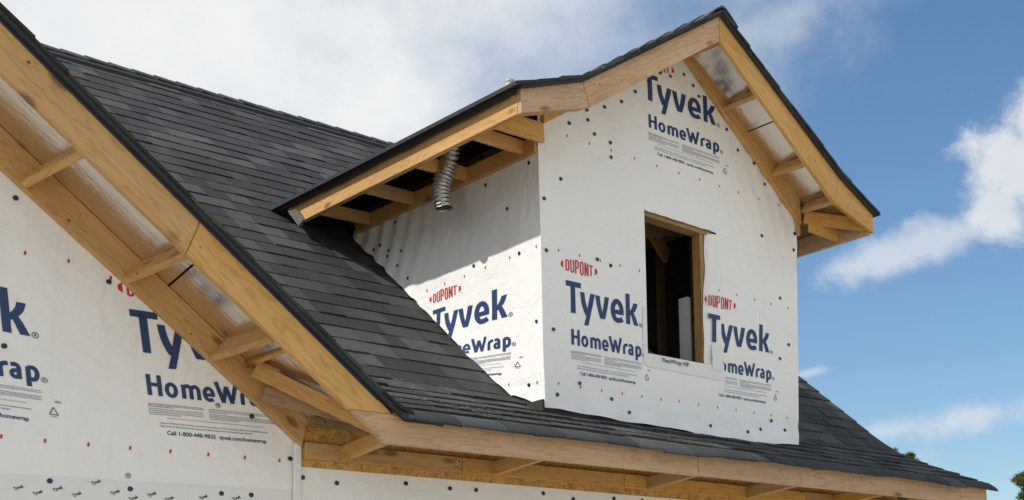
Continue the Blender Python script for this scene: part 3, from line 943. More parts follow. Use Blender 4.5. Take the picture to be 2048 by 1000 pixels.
# left eave: fascia, ledger, lookouts, soffit boards
prism('eave_fascia', [(0, 0), (2.82, -0.012), (3.03, 0.14), (2.99, 0.168), (0, 0.170)], 0.036, (5.185, YR + 0.040, 3.729), (0, 1, 0), (1, 0, 0), PINE, dormer)
V, Fc = [], []  # added dark strip: the shingle overhang's shadow on the fascia, built as shape
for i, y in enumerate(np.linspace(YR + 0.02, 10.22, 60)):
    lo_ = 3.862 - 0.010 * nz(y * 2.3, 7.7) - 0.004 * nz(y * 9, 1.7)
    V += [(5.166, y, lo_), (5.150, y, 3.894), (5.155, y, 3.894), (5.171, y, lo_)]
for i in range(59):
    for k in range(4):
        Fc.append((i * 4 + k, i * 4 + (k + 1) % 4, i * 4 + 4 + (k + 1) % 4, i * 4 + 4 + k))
mesh('overhang_shade_strip', V, Fc, DARKIN, dormer)
q4 = [atx(q, 5.17) for q in ((578, 423), (595, 419), (609, 440), (600, 453))]
mesh('eave_end_plate', [(5.158, q[1], q[2]) for q in q4] + [(5.182, q[1], q[2]) for q in q4], [(0, 1, 2, 3), (7, 6, 5, 4), (0, 4, 5, 1), (1, 5, 6, 2), (2, 6, 7, 3), (3, 7, 4, 0)], CAP_GREY_BROWN, dormer)
board('ledger_board', (XS0 - 0.022, YD + 0.012, 3.748), (XS0 - 0.022, 10.16, 3.748), 0.115, 0.036, PINE, dormer)
for yf, yw in ((7.80, 7.90), (8.505, 8.60), (9.20, 9.31), (9.85, 9.95)):
    board('lookout', (XS0 - 0.040, yw, 3.764), (5.222, yf, 3.720), 0.098, 0.038, PINE, dormer)
board('return_board', (5.222, YR + 0.09, 3.74), (XS0 + 0.02, YR + 0.09, 3.93), 0.14, 0.036, PINE, dormer)
board('return_board', (5.222, 7.62, 3.755), (XS0 - 0.01, 7.70, 3.80), 0.14, 0.036, PINE, dormer)
V = [(5.20, YR + 0.045, 3.890), (5.20, 10.3, 3.890), (5.74, 10.3, 4.09), (5.74, YR + 0.045, 4.09)]
mesh('soffit_panel', V + [(a, b, c_ + 0.01) for a, b, c_ in V], BOXF, OSB, dormer)

# dormer roof: boards, courses, ridge
def roof_side(pts, name):
    parts = []
    for a, b in zip(pts[:-1], pts[1:]):
        ye = [KY + (q[1] - KZ) / SL2 + 0.06 for q in (a, b)]
        V = [(a[0], YR - 0.004, a[1] + 0.004), (b[0], YR - 0.004, b[1] + 0.004), (b[0], ye[1], b[1] + 0.004), (a[0], ye[0], a[1] + 0.004)]
        V += [(q[0], q[1], q[2] + 0.016) for q in V]
        parts.append((V, BOXF))
    V, Fc = join_vf(parts)
    return mesh(name, V, Fc, OSB_DARK, dormer)
roof_side(DL, 'roof_boards'); roof_side(DR, 'roof_boards')
def courses(pts, ext):
    """pts run from the foot to the ridge"""
    px = [q[0] for q in pts]; pz = [q[1] + 0.032 for q in pts]
    d = (px[0] - px[1], pz[0] - pz[1]); L = math.hypot(*d)
    px = [px[0] + d[0] / L * ext] + px; pz = [pz[0] + d[1] / L * ext] + pz
    ar = np.concatenate([[0], np.cumsum(np.hypot(np.diff(px), np.diff(pz)))])
    s = 0.0; c = 0
    while s < ar[-1] - 0.02:
        rr = random.Random(c + int(px[0] * 10))
        e = min(s + EXPO + 0.03, ar[-1])
        V = []
        fr = YR - 0.042 + rr.uniform(-0.010, 0.008)
        pm_ = (s + e) / 2
        for (q, lift) in ((s, 0.012 + rr.uniform(0, 0.005)), (pm_, 0.009), (e, 0.004)):
            x = float(np.interp(q, ar, px)); z = float(np.interp(q, ar, pz)); ye = KY + (z - KZ) / SL2 + 0.06
            # wavy long edge at the foot
            V += [(x, fr, z + lift), (x, ye, z + lift), (x, ye, z - 0.013), (x, fr, z - 0.013)]
        Fc = []
        for k in range(2):
            for i in range(4):
                Fc.append((k * 4 + i, k * 4 + (i + 1) % 4, k * 4 + 4 + (i + 1) % 4, k * 4 + 4 + i))
        Fc += [(3, 2, 1, 0), (8, 9, 10, 11)]
        mesh('shingle_course', V, Fc, SHINGLE, dormer)
        s += EXPO; c += 1
courses(DL, 0.074)
courses(DR[::-1], 0.045)
for pts, nm in ((DL, 0), (DR, 1)):
    fz = lambda x: float(np.interp(x, [q[0] for q in pts], [q[1] for q in pts]))
    rake_strip('underlayment_edge', pts[0][0] - 0.02 * (nm == 0), pts[-1][0] + 0.02 * (nm == 1), lambda x: fz(x) - 0.006, lambda x: fz(x) + 0.03, YR - 0.030, YR - 0.008, DARKIN, dormer, 40)
y = YR - 0.05
while y < 11.9:
    pts = [(-0.15, -0.118), (-0.07, -0.045), (-0.025, -0.012), (0, -0.004), (0.025, -0.012), (0.07, -0.045), (0.15, -0.118)]
    V = []
    for yy, hh in ((y, 0.056), (y + 0.2, 0.046)):
        for a, b in pts:
            V.append((6.99 + a, yy, APD[1] + b + hh)); V.append((6.99 + a, yy, APD[1] + b + hh - 0.014))
    Fc = []
    m_ = 14
    for i in range(6):
        a = i * 2
        Fc += [(a, a + m_, a + m_ + 2, a + 2), (a + 1, a + 3, a + m_ + 3, a + m_ + 1), (a, a + 2, a + 3, a + 1), (a + m_, a + m_ + 1, a + m_ + 3, a + m_ + 2)]
    Fc += [(0, 1, m_ + 1, m_), (12, m_ + 12, m_ + 13, 13)]
    mesh('ridge_cap', V, Fc, SHINGLE, dormer)
    y += EXPO
# metal flashing peeping out below the front wrap
mesh('base_flashing', *box_vf(5.708, 5.726, YD + 0.0, 8.2, 1.80, 1.985), DARKIN, dormer)
mesh('base_flashing', *box_vf(5.728, 8.2, YD - 0.0, YD + 0.012, 1.80, 2.0), DARKIN, dormer)

# ------------------------------------------------------------------ printing on the wrap
class Ink:
    def __init__(self): self.V = []; self.F = []; self.O = []; self.k = 0
    def add(self, verts, faces):
        o = len(self.V); self.k += 1
        self.V += [tuple(v) for v in verts]; self.F += [tuple(i + o for i in f) for f in faces]
        self.O += [(self.k % 12) * 0.00012] * len(verts)
    def ribbon(self, pts, w, close=False):
        pts = [np.array(q, float) for q in pts]
        # resample so that the print can follow the sheet
        out = [pts[0]]
        for a, b in zip(pts[:-1], pts[1:]):
            m_ = max(1, int(np.linalg.norm(b - a) / 0.03))
            out += [a + (b - a) * (i + 1) / m_ for i in range(m_)]
        pts = out; n_ = len(pts); V = []
        for i in range(n_):
            if close: a, b = pts[(i - 1) % (n_ - 1)], pts[(i + 1) % (n_ - 1)]
            else: a, b = pts[max(i - 1, 0)], pts[min(i + 1, n_ - 1)]
            d = (b - a) / (np.linalg.norm(b - a) + 1e-9); nn = np.array([-d[1], d[0]])
            V += [pts[i] + nn * w / 2, pts[i] - nn * w / 2]
        self.add(V, [(2 * i, 2 * i + 1, 2 * i + 3, 2 * i + 2) for i in range(n_ - 1)])
    def quad(self, *q): self.add(q, [tuple(range(len(q)))])
    def strip(self, left, right):
        """band between two polylines of equal length"""
        V = []
        for a, b in zip(left, right): V += [a, b]
        self.add(V, [(2 * i, 2 * i + 1, 2 * i + 3, 2 * i + 2) for i in range(len(left) - 1)])


def arcp(cx, cy, rx, ry, a0, a1, n_=18):
    return [(cx + rx * math.cos(math.radians(a0 + (a1 - a0) * i / n_)), cy + ry * math.sin(math.radians(a0 + (a1 - a0) * i / n_))) for i in range(n_ + 1)]


def bez(p0, p1, p2, n_=8):
    return [tuple((1 - q) ** 2 * np.array(p0) + 2 * q * (1 - q) * np.array(p1) + q * q * np.array(p2)) for q in np.linspace(0, 1, n_ + 1)]


def text_into(ink, s, x0, x1, base, height, bold=0.0):
    cu = bpy.data.curves.new('t', 'FONT'); cu.body = s; cu.size = 1.0; cu.resolution_u = 3; cu.offset = bold
    ob = bpy.data.objects.new('t', cu); COL.objects.link(ob)
    me = bpy.data.meshes.new_from_object(ob.evaluated_get(bpy.context.evaluated_depsgraph_get()))
    P = np.array([v.co[:2] for v in me.vertices]); fs = [tuple(q.vertices) for q in me.polygons]
    bpy.data.objects.remove(ob); bpy.data.curves.remove(cu); bpy.data.meshes.remove(me)
    if not len(P): return
    sx = (x1 - x0) / (P[:, 0].max() - P[:, 0].min()); sy = height / 0.729
    ink.add([(x0 + (a - P[:, 0].min()) * sx, base + b * sy) for a, b in P], fs)


def e_glyph(ink, cx, cy, rx, ry, w):
    ink.ribbon(arcp(cx, cy, rx, ry, 2, 318, 30)[0:], w)
    ink.ribbon([(cx - rx, cy - 0.02 * ry), (cx + rx + w * 0.45, cy - 0.02 * ry)], w * 0.82)


def reg(ink, cx, cy, r):
    ink.ribbon(arcp(cx, cy, r, r, 0, 360, 20), r * 0.24, True)
    ink.ribbon([(cx - r * 0.28, cy - r * 0.5), (cx - r * 0.28, cy + r * 0.5)], r * 0.2)
    ink.ribbon([(cx - r * 0.28, cy + r * 0.42)] + arcp(cx + r * 0.05, cy + r * 0.22, r * 0.26, r * 0.22, 90, -90, 6) + [(cx - r * 0.2, cy)], r * 0.18)
    ink.ribbon([(cx, cy), (cx + r * 0.36, cy - r * 0.5)], r * 0.2)


def logo():
    big, fine, red = Ink(), Ink(), Ink()
    word = big
    # --- the wordmark
    big.ribbon([(-0.041, 0.2092), (0.090, 0.2092)], 0.0385)
    big.quad((0.0, 0.0), (0.039, 0.0), (0.039, 0.06), (0.0, 0.06)); big.quad((0.0, 0.06), (0.039, 0.06), (0.039, 0.13), (0.0, 0.13)); big.quad((0.0, 0.13), (0.039, 0.13), (0.039, 0.19), (0.0, 0.19))
    big.strip([(0.172, 0.167), (0.153, 0.09), (0.132, 0.0), (0.112, -0.073)], [(0.211, 0.167), (0.192, 0.09), (0.168, 0.0), (0.149, -0.071)])
    big.strip(bez((0.082, 0.165), (0.086, 0.065), (0.126, 0.0)), bez((0.120, 0.165), (0.122, 0.078), (0.160, 0.03)))
    big.strip(bez((0.215, 0.165), (0.226, 0.08), (0.256, 0.0)), bez((0.254, 0.165), (0.262, 0.09), (0.279, 0.035)))
    big.strip([(0.300, 0.167), (0.286, 0.09), (0.272, 0.03), (0.262, 0.0)], [(0.339, 0.167), (0.324, 0.09), (0.309, 0.035), (0.298, 0.0)])
    big.quad((0.256, 0.0), (0.298, 0.0), (0.284, 0.045), (0.274, 0.05))
    # e
    big.ribbon(arcp(0.412, 0.083, 0.041, 0.0705, 0, 270, 28) + bez((0.412, 0.0125), (0.440, 0.0125), (0.460, 0.026), 5)[1:], 0.037)
    big.ribbon([(0.372, 0.074), (0.4705, 0.074)], 0.033)
    big.quad((0.4345, 0.074), (0.4715, 0.074), (0.4712, 0.09), (0.4345, 0.09))
    # k
    big.quad((0.493, 0.0), (0.531, 0.0), (0.531, 0.115), (0.493, 0.115)); big.quad((0.493, 0.115), (0.531, 0.115), (0.531, 0.229), (0.493, 0.229))
    big.strip(bez((0.529, 0.103), (0.556, 0.125), (0.563, 0.166)), bez((0.529, 0.066), (0.594, 0.100), (0.602, 0.166)))
    big.strip([(0.532, 0.092), (0.548, 0.05), (0.566, 0.0)], [(0.556, 0.110), (0.582, 0.062), (0.608, 0.0)])
    reg(big, 0.629, 0.010, 0.014)
    # --- second line
    big = second = Ink()
    b, w_ = -0.2295, 0.0215
    big.ribbon([(0.0085, b), (0.0085, b + 0.1135)], w_); big.ribbon([(0.0585, b), (0.0585, b + 0.1135)], w_); big.ribbon([(0.012, b + 0.060), (0.056, b + 0.060)], w_ * 0.9)
    big.ribbon(arcp(0.113, b + 0.039, 0.0215, 0.0325, 0, 360, 26), w_ * 0.93, True)
    big.ribbon([(0.1725, b), (0.1725, b + 0.076)], w_)
    for cx in (0.1925, 0.2265):
        pass
    big.ribbon([(0.1725, b + 0.064)] + arcp(0.1915, b + 0.050, 0.0175, 0.0215, 120, 0, 8) + [(0.209, b)], w_ * 0.95)
    big.ribbon([(0.209, b + 0.058)] + arcp(0.2285, b + 0.050, 0.0175, 0.0215, 125, 0, 8) + [(0.246, b)], w_ * 0.95)
    big.ribbon(arcp(0.296, b + 0.039, 0.0205, 0.0325, 0, 270, 22) + bez((0.296, b + 0.0065), (0.308, b + 0.0065), (0.317, b + 0.012), 4)[1:], w_ * 0.92)
    big.ribbon([(0.278, b + 0.035), (0.326, b + 0.035)], w_ * 0.8)
    for q in (((0.338, b + 0.1135), (0.368, b)), ((0.366, b), (0.388, b + 0.092)), ((0.388, b + 0.092), (0.413, b)), ((0.411, b), (0.440, b + 0.1135))):
        big.ribbon(q, w_ * 0.98)
    big.ribbon([(0.4675, b), (0.4675, b + 0.050)] + bez((0.4675, b + 0.050), (0.470, b + 0.071), (0.501, b + 0.0715), 6)[1:], w_)
    big.ribbon([(0.512, b + 0.070), (0.530, b + 0.0725)] + arcp(0.530, b + 0.052, 0.0145, 0.0205, 90, 0, 6) + [(0.5445, b)], w_ * 0.95)
    big.ribbon([(0.5445, b + 0.043), (0.528, b + 0.041)] + arcp(0.527, b + 0.0245, 0.0135, 0.0165, 100, 270, 10) + [(0.5445, b + 0.010)], w_ * 0.9)
    big.ribbon([(0.583, b + 0.07), (0.583, b - 0.030)], w_)
    big.ribbon([(0.583, b + 0.067)] + arcp(0.602, b + 0.038, 0.0185, 0.0305, 95, -95, 16) + [(0.583, b + 0.009)], w_ * 0.95)
    reg(big, 0.650, b + 0.014, 0.0125)
    # --- small print
    rr = random.Random(99)
    for (xa, xb, za, zb, rows) in ((-0.008, 0.262, -0.274, -0.289, 3), (-0.008, 0.256, -0.301, -0.330, 4), (0.285, 0.630, -0.275, -0.293, 3), (0.285, 0.630, -0.304, -0.330, 4)):
        for i in range(rows):
            z = za + (zb - za) * i / max(rows - 1, 1); x = xa
            end = xb if i < rows - 1 else xa + (xb - xa) * rr.uniform(0.2, 0.6)
            while x < end - 0.004:
                l = min(rr.uniform(0.006, 0.022), end - x)
                fine.quad((x, z - 0.0016), (x + l, z - 0.0016), (x + l, z + 0.0016), (x, z + 0.0016))
                x += l + 0.0022
    fine.ribbon([(0.072, -0.347), (0.563, -0.347)], 0.0022)
    big = meets = Ink()
    text_into(big, 'Meets the ASTM E1677 Type I Air Barrier requirements when installed as an air barrier according to DuPont Tyvek Installation Instructions.', 0.041, 0.582, -0.379, 0.0080, 0.012)
    text_into(big, 'Meets ICC-ES AC 38 Water Resistive Barrier & Air Barrier Material requirements. ICC-ES Evaluation Report ESR-2375.', 0.041, 0.494, -0.396, 0.0080, 0.012)
    big = call = Ink()
    text_into(big, 'Call 1-800-448-9835', 0.066, 0.304, -0.438, 0.0235, 0.020)
    big = web = Ink()
    text_into(big, 'tyvek.com/homewrap', 0.322, 0.566, -0.438, 0.0235, 0.020)
    big = recyc = Ink()
    big = usa = Ink()
    text_into(big, 'USA', 0.683, 0.713, -0.325, 0.0105, 0.02)
    big = recyc
    tri_ = [(0.657, -0.388), (0.676, -0.350), (0.695, -0.388)]
    for i in range(3):
        big.ribbon([tri_[i], tri_[(i + 1) % 3]], 0.0042)
    text_into(big, 'HDPE', 0.664, 0.688, -0.402, 0.0065, 0.01)
    # --- red oval mark
    cy, cx = 0.3385, 0.0795
    def hh(x): return 0.052 * math.sqrt(max(0.0, 1 - ((x - cx) / 0.163) ** 2))
    for sg in (-1, 1):
        xs2 = np.linspace(0.139, 0.160, 8)
        red.strip([(cx + sg * q, cy + hh(cx + sg * q)) for q in xs2], [(cx + sg * q, cy - hh(cx + sg * q)) for q in xs2])
    g_w = 0.0365
    def col_(x, f0=-1.0, f1=1.0, w2=0.0112):
        red.strip([(x - w2 / 2, cy + f0 * hh(x)), (x - w2 / 2, cy + f1 * hh(x))], [(x + w2 / 2, cy + f0 * hh(x)), (x + w2 / 2, cy + f1 * hh(x))])
    X0 = -0.041
    step_ = 0.0415
    def rb(pts): red.ribbon(pts, 0.0105)
    lx = [X0 + step_ * i for i in range(6)]
    h0 = lambda x: hh(x) - 0.005
    # D U P O N T
    a = lx[0]; col_(a + 0.006); H_ = h0(a + 0.02); rb([(a + 0.006, cy + H_), (a + 0.018, cy + H_)] + bez((a + 0.018, cy + H_), (a + 0.0285, cy + H_), (a + 0.0285, cy + H_ * 0.6), 4)[1:] + [(a + 0.0285, cy - H_ * 0.6)] + bez((a + 0.0285, cy - H_ * 0.6), (a + 0.0285, cy - H_), (a + 0.018, cy - H_), 4)[1:] + [(a + 0.006, cy - H_)])
    a = lx[1]; H_ = h0(a + 0.018); rb([(a + 0.006, cy + H_ + 0.005), (a + 0.006, cy - H_ * 0.65)] + arcp(a + 0.0175, cy - H_ * 0.65, 0.0115, H_ * 0.35, 180, 360, 8) + [(a + 0.029, cy + H_ + 0.005)])
    a = lx[2]; col_(a + 0.006); H_ = h0(a + 0.018); rb([(a + 0.006, cy + H_), (a + 0.017, cy + H_)] + bez((a + 0.017, cy + H_), (a + 0.0285, cy + H_), (a + 0.0285, cy + H_ * 0.7), 4)[1:] + [(a + 0.0285, cy + H_ * 0.25)] + bez((a + 0.0285, cy + H_ * 0.25), (a + 0.0285, cy - 0.004), (a + 0.017, cy - 0.004), 4)[1:] + [(a + 0.006, cy - 0.004)])
    a = lx[3]; H_ = h0(a + 0.018); rb([(a + 0.0285, cy - H_ * 0.6), (a + 0.0285, cy + H_ * 0.6)] + arcp(a + 0.0175, cy + H_ * 0.6, 0.011, H_ * 0.4, 0, 180, 10) + [(a + 0.0065, cy - H_ * 0.6)] + arcp(a + 0.0175, cy - H_ * 0.6, 0.011, H_ * 0.4, 180, 360, 10))
    a = lx[4]; col_(a + 0.006); col_(a + 0.030); H_ = h0(a + 0.018); rb([(a + 0.007, cy + H_), (a + 0.029, cy - H_)])
    a = lx[5]; col_(a + 0.0165); H_ = hh(a + 0.017) - 0.0055; rb([(a + 0.0, cy + H_), (a + 0.034, cy + H_ - 0.001)])
    text_into(red, 'TM', 0.236, 0.247, cy - 0.043, 0.006, 0.01)
    return [('wordmark', word, INK), ('product_line', second, INK), ('requirement_text', meets, INK), ('contact_line', call, INK), ('web_address', web, INK),
            ('recycling_mark', recyc, INK), ('origin_mark', usa, INK), ('small_print', fine, INK_FAINT), ('emblem', red, INK_RED)]


LOGO = logo()


def solve_affine(pairs):
    A, B = [], []
    for (u, v), (x, z) in pairs: A.append((1, u, v)); B.append((x, z))
    s_, *_ = np.linalg.lstsq(np.array(A), np.array(B), rcond=None)
    return lambda u, v: tuple(np.array((1, u, v)) @ s_)


def solve_scale(pairs):
    """level lettering: shift and one scale"""
    A, B = [], []
    for (u, v), (x, z) in pairs:
        A += [(1, 0, u), (0, 1, v)]; B += [x, z]
    s_, *_ = np.linalg.lstsq(np.array(A, float), np.array(B), rcond=None)
    return lambda u, v: (s_[0] + s_[2] * u, s_[1] + s_[2] * v)


def solve_h(pairs):
    A = []
    for (u, v), (x, y) in pairs:
        A.append((u, v, 1, 0, 0, 0, -x * u, -x * v, -x)); A.append((0, 0, 0, u, v, 1, -y * u, -y * v, -y))
    H = np.linalg.svd(np.array(A))[2][-1].reshape(3, 3)
    def f(u, v):
        q = H @ np.array((u, v, 1.0)); return q[0] / q[2], q[1] / q[2]
    return f


def stamp(name, ink, mat, parent, uvmap, surf, base, clip=None):
    V = []
    keep = []
    for (u, v), o in zip(ink.V, ink.O):
        a, b = uvmap(u, v)
        keep.append(clip is None or clip(a, b))
        V.append(surf(a, b, base + o))
    Fc = [f for f in ink.F if all(keep[i] for i in f)]
    if not Fc: return None
    used = sorted({i for f in Fc for i in f}); idx = {i: k for k, i in enumerate(used)}
    return mesh(name, [V[i] for i in used], [tuple(idx[i] for i in f) for f in Fc], mat, parent)


def put_logo(parent, uvmap, surf, clip=None, base=0.0022, skip=()):
    for nm, ink, mt in LOGO:
        if nm in skip: continue
        stamp(nm, ink, mt, parent, uvmap, surf, base, clip)


def fsurf(x, z, off): 
    q = front_pt(x, z, off); return q
def gsurf(x, z, off): q = gable_pt(x, z); return (q[0], q[1] - off, q[2])
def ssurf(y, z, off): q = side_pt(y, z); return (q[0] - off, q[1], q[2])
def esurf(x, z, off): q = eave_pt(x, z); return (q[0], q[1] - off, q[2])
def onfront(p): q = aty(p, YD); return q[0], q[2]
def ongable(p): q = aty(p, YW); return q[0], q[2]
def onside(p): q = atx(p, XS0); return q[1], q[2]

put_logo(dormer, solve_affine([((0, 0), onfront((1142, 625.1))), ((0.606, 0), onfront((1276.3, 652.5))), ((0.563, -0.434), onfront((1269.9, 766.7)))]), fsurf)
put_logo(dormer, solve_affine([((0, 0), onfront((1425.5, 683.4))), ((0.606, 0), onfront((1541, 706.2))), ((0.563, -0.436), onfront((1534.6, 807)))]), fsurf,
         lambda a, b: not (a < 7.425 and 2.25 < b < 2.47))
put_logo(dormer, solve_affine([((0, 0), onfront((1296.2, 200.3))), ((0.606, 0), onfront((1428.7, 250.5))), ((0.563, -0.436), onfront((1424, 347)))]), fsurf)
put_logo(gable_wall, solve_affine([((0, 0), ongable((285.8, 704.8))), ((-0.003, -0.116), ongable((290, 747.6))), ((0.563, -0.436), ongable((532, 886)))]), gsurf,
         lambda a, b: b < zr_bot(a) + 0.16, skip=('recycling_mark', 'origin_mark'))
put_logo(gable_wall, solve_affine([((0.606, 0), ongable((59.4, 672.5))), ((0.649, -0.215), ongable((88.3, 760))), ((0.563, -0.436), ongable((56.4, 841)))]), gsurf)
dpairs = [((-0.08, 0.337), (859.5, 599)), ((0.239, 0.34), (922.5, 577)), ((-0.04, 0.228), (867, 622)), ((0.09, 0.227), (892, 614.5)), ((0.494, 0.229), (984.25, 580)),
          ((0.492, 0.0), (984.5, 640)), ((0.606, 0.0), (1015.5, 632.5)), ((0.411, -0.008), (962.5, 647)), ((0.329, -0.118), (945, 678.75)), ((0.63, -0.176), (1021.5, 684)),
          ((0.572, -0.258), (1005.5, 701.75)), ((0.456, -0.228), (976.25, 700)), ((0.563, -0.434), (1004, 750)), ((0.676, -0.372), (1035.75, 728)), ((0.7, -0.319), (1043, 712.5))]
hmap = solve_h([(a, onside(b)) for a, b in dpairs])
put_logo(dormer, hmap, ssurf, lambda a, b: b > roof_z(a) - 0.06)

# red stud marks
def marks(parent, pts, on, surf, w_=0.011, h_=0.021):
    for q in pts:
        a, b = on(q); ink = Ink()
        ink.add([(a - w_ / 2 - 0.001, b - h_ / 2), (a + w_ / 2 - 0.001, b - h_ / 2), (a + w_ / 2 + 0.001, b + h_ / 2), (a - w_ / 2 + 0.001, b + h_ / 2)], [(0, 1, 2, 3)])
        stamp('stud_mark', ink, INK_RED, parent, lambda u, v: (u, v), surf, 0.0024)
marks(gable_wall, [(90, 881.5), (177, 889), (260.5, 896), (340.5, 902.5), (416.5, 909), (489.5, 915), (559, 921), (50, 506), (137, 522), (221, 556), (2, 873)], ongable, gsurf)
marks(dormer, [(1159, 774), (1202, 781), (1243, 787), (1282.5, 793), (1321, 799), (1358, 803), (1398, 809), (1436.5, 815), (1474.5, 820.5), (1511, 826), (1546.5, 831), (1580, 836.5), (1115, 767),
               (1136.7, 273), (1181, 288), (1224, 301), (1270, 317), (1314, 332), (1357, 346), (1398, 359), (1437, 372), (1474, 384), (1514, 396.5), (1551, 409),
               (1117.5, 501), (1159.5, 511), (1200.5, 521.5), (1240.5, 531.5), (1279, 541.5), (1437.5, 581), (1473.5, 590.5), (1509, 599.5), (1542.5, 608), (1576, 616.5)], onfront, fsurf, 0.010, 0.020)
marks(dormer, [(855, 581.5), (890, 567.5), (929, 552.5), (971.5, 535), (1020, 515), (1074, 493.5), (1019.4, 769.6), (1074, 765)], onside, ssurf, 0.012, 0.022)
# print on the flashing tape
ink = Ink()
text_into(ink, 'FlexWrap NF', 0, 1, 0, 0.16, 0.012)
a0 = onfront((1324, 723)); a1 = onfront((1378, 733))
stamp('tape_print', ink, INK_BLACK, dormer, lambda u, v: (a0[0] + (a1[0] - a0[0]) * u, a0[1] - 0.004 + (a1[1] - a0[1]) * u + v * 0.21), fsurf, 0.0085)
# slanted repeat print on the seam tape low on the gable wall
ink = Ink()
for q in [(36, 975), (75, 985), (115, 977), (153, 988), (192, 964), (230, 984), (266, 996), (303, 988), (338, 997), (406, 994), (472, 996), (20, 1010), (130, 1012), (200, 1010), (380, 1015)]:
    a, b = ongable(q)
    tmp = Ink(); text_into(tmp, 'Tyvek', -0.024, 0.024, -0.008, 0.017, 0.03)
    cs, sn = math.cos(0.42), math.sin(0.42)
    ink.add([(a + u * cs - v * sn, b + u * sn + v * cs) for u, v in tmp.V], tmp.F)
stamp('tape_print', ink, INK_BLACK, gable_wall, lambda u, v: (u, v), gsurf, 0.0058)
V, Fc = [], []
for x in np.linspace(1.9, XC - 0.04, 70):
    c0 = 1.205 + 0.012 * (x - 2.5)
    for k in range(4):
        z = c0 - 0.05 * k
        V.append((x, gable_pt(x, z)[1] - (0.0042 if k not in (0, 3) else 0.003) - 0.0014 * nz(x * 16, k * 5), z))
for i in range(69):
    for k in range(3):
        a = i * 4 + k; Fc.append((a, a + 1, a + 5, a + 4))
mesh('seam_tape', V, Fc, TAPE, gable_wall, smooth=True)

# cap nails: domed plastic washers
def cap_mesh():
    V, Fc = [], []
    prof_ = [(0.0140, 0.0), (0.0140, 0.002), (0.011, 0.0038), (0.006, 0.0034), (0.004, 0.0042)]
    m_ = 14
    for r_, h_ in prof_:
        for i in range(m_):
            a = 2 * math.pi * i / m_
            V.append((r_ * math.cos(a), r_ * math.sin(a), h_))
    for k in range(len(prof_) - 1):
        for i in range(m_):
            j = (i + 1) % m_
            Fc.append((k * m_ + i, k * m_ + j, (k + 1) * m_ + j, (k + 1) * m_ + i))
    Fc.append(tuple(range((len(prof_) - 1) * m_, len(prof_) * m_)))
    me = bpy.data.meshes.new('cap_nail'); me.from_pydata(V, [], Fc); me.materials.append(CAP)
    me.polygons.foreach_set('use_smooth', [True] * len(me.polygons)); me.update()
    return me
CAPME = cap_mesh()
CAPME_G = CAPME.copy(); CAPME_G.materials.clear(); CAPME_G.materials.append(CAP_GREY)
def nails(parent, pts, on, surf, axis, me=CAPME):
    for q in pts:
        a, b = on(q); s_ = surf(a, b, 0.0034)
        if axis == 'y': M = Matrix(((1, 0, 0, s_[0]), (0, 0, -1, s_[1]), (0, 1, 0, s_[2]), (0, 0, 0, 1)))
        else: M = Matrix(((0, 0, -1, s_[0]), (-1, 0, 0, s_[1]), (0, 1, 0, s_[2]), (0, 0, 0, 1)))
        M = M @ Matrix.Rotation(random.uniform(-0.12, 0.12), 4, 'X') @ Matrix.Rotation(random.uniform(-0.12, 0.12), 4, 'Y')
        o = bpy.data.objects.new('cap_nail', me); link(o, parent, M)
nails(dormer, [(1088, 268), (1141, 248), (1176, 221), (1178, 241), (1211, 215), (1244, 204), (1191, 269), (1222, 286), (1223.5, 315), (1123, 359), (1090, 398), (1271, 184), (1320, 146),
               (1340, 152.5), (1366, 148.5), (1384, 170.6), (1395, 192), (1297, 163), (1449.4, 257.6), (1471.7, 299), (1502, 325.6), (1524.6, 366.8), (1555, 394), (1587, 435), (1588, 451),
               (1584, 466.4), (1584.7, 499), (1521, 471), (1093, 501), (1194.5, 519), (1221.5, 531.5), (1106, 658.5), (1111, 789.5), (1157.5, 766.5), (1222, 798), (1256.5, 825), (1420, 852.5),
               (1496.5, 865), (1525, 859.5), (1546.5, 842.5), (1575.5, 861.5), (1563, 717.5), (1579.5, 690), (1560, 596.5)], onfront, fsurf, 'y')
nails(dormer, [(791.5, 445), (763.8, 491.5), (747, 499.5), (778.5, 501), (776.4, 512.4), (802.8, 501.6), (794.6, 531), (817, 556.7), (1015.5, 418), (948, 531.4), (1039.7, 506.7), (1061, 326.5),
               (972, 370.5), (1073, 642.5), (1058, 770)], onside, ssurf, 'x')
nails(gable_wall, [(31, 396), (217, 564), (282, 633), (503, 833), (99, 962), (260, 978), (442, 987), (502, 990), (580, 917.5), (8, 692)], ongable, gsurf, 'y')
nails(gable_wall, [(435, 811), (256, 951)], ongable, gsurf, 'y', CAPME_G)
nails(eave_wall, [(605.7, 955), (674, 966), (812, 967), (900, 977), (952, 980), (1086.6, 987), (1146.6, 998), (1228.6, 997), (1285, 1001), (1340, 1003)], lambda p: ongable(p), esurf, 'y')

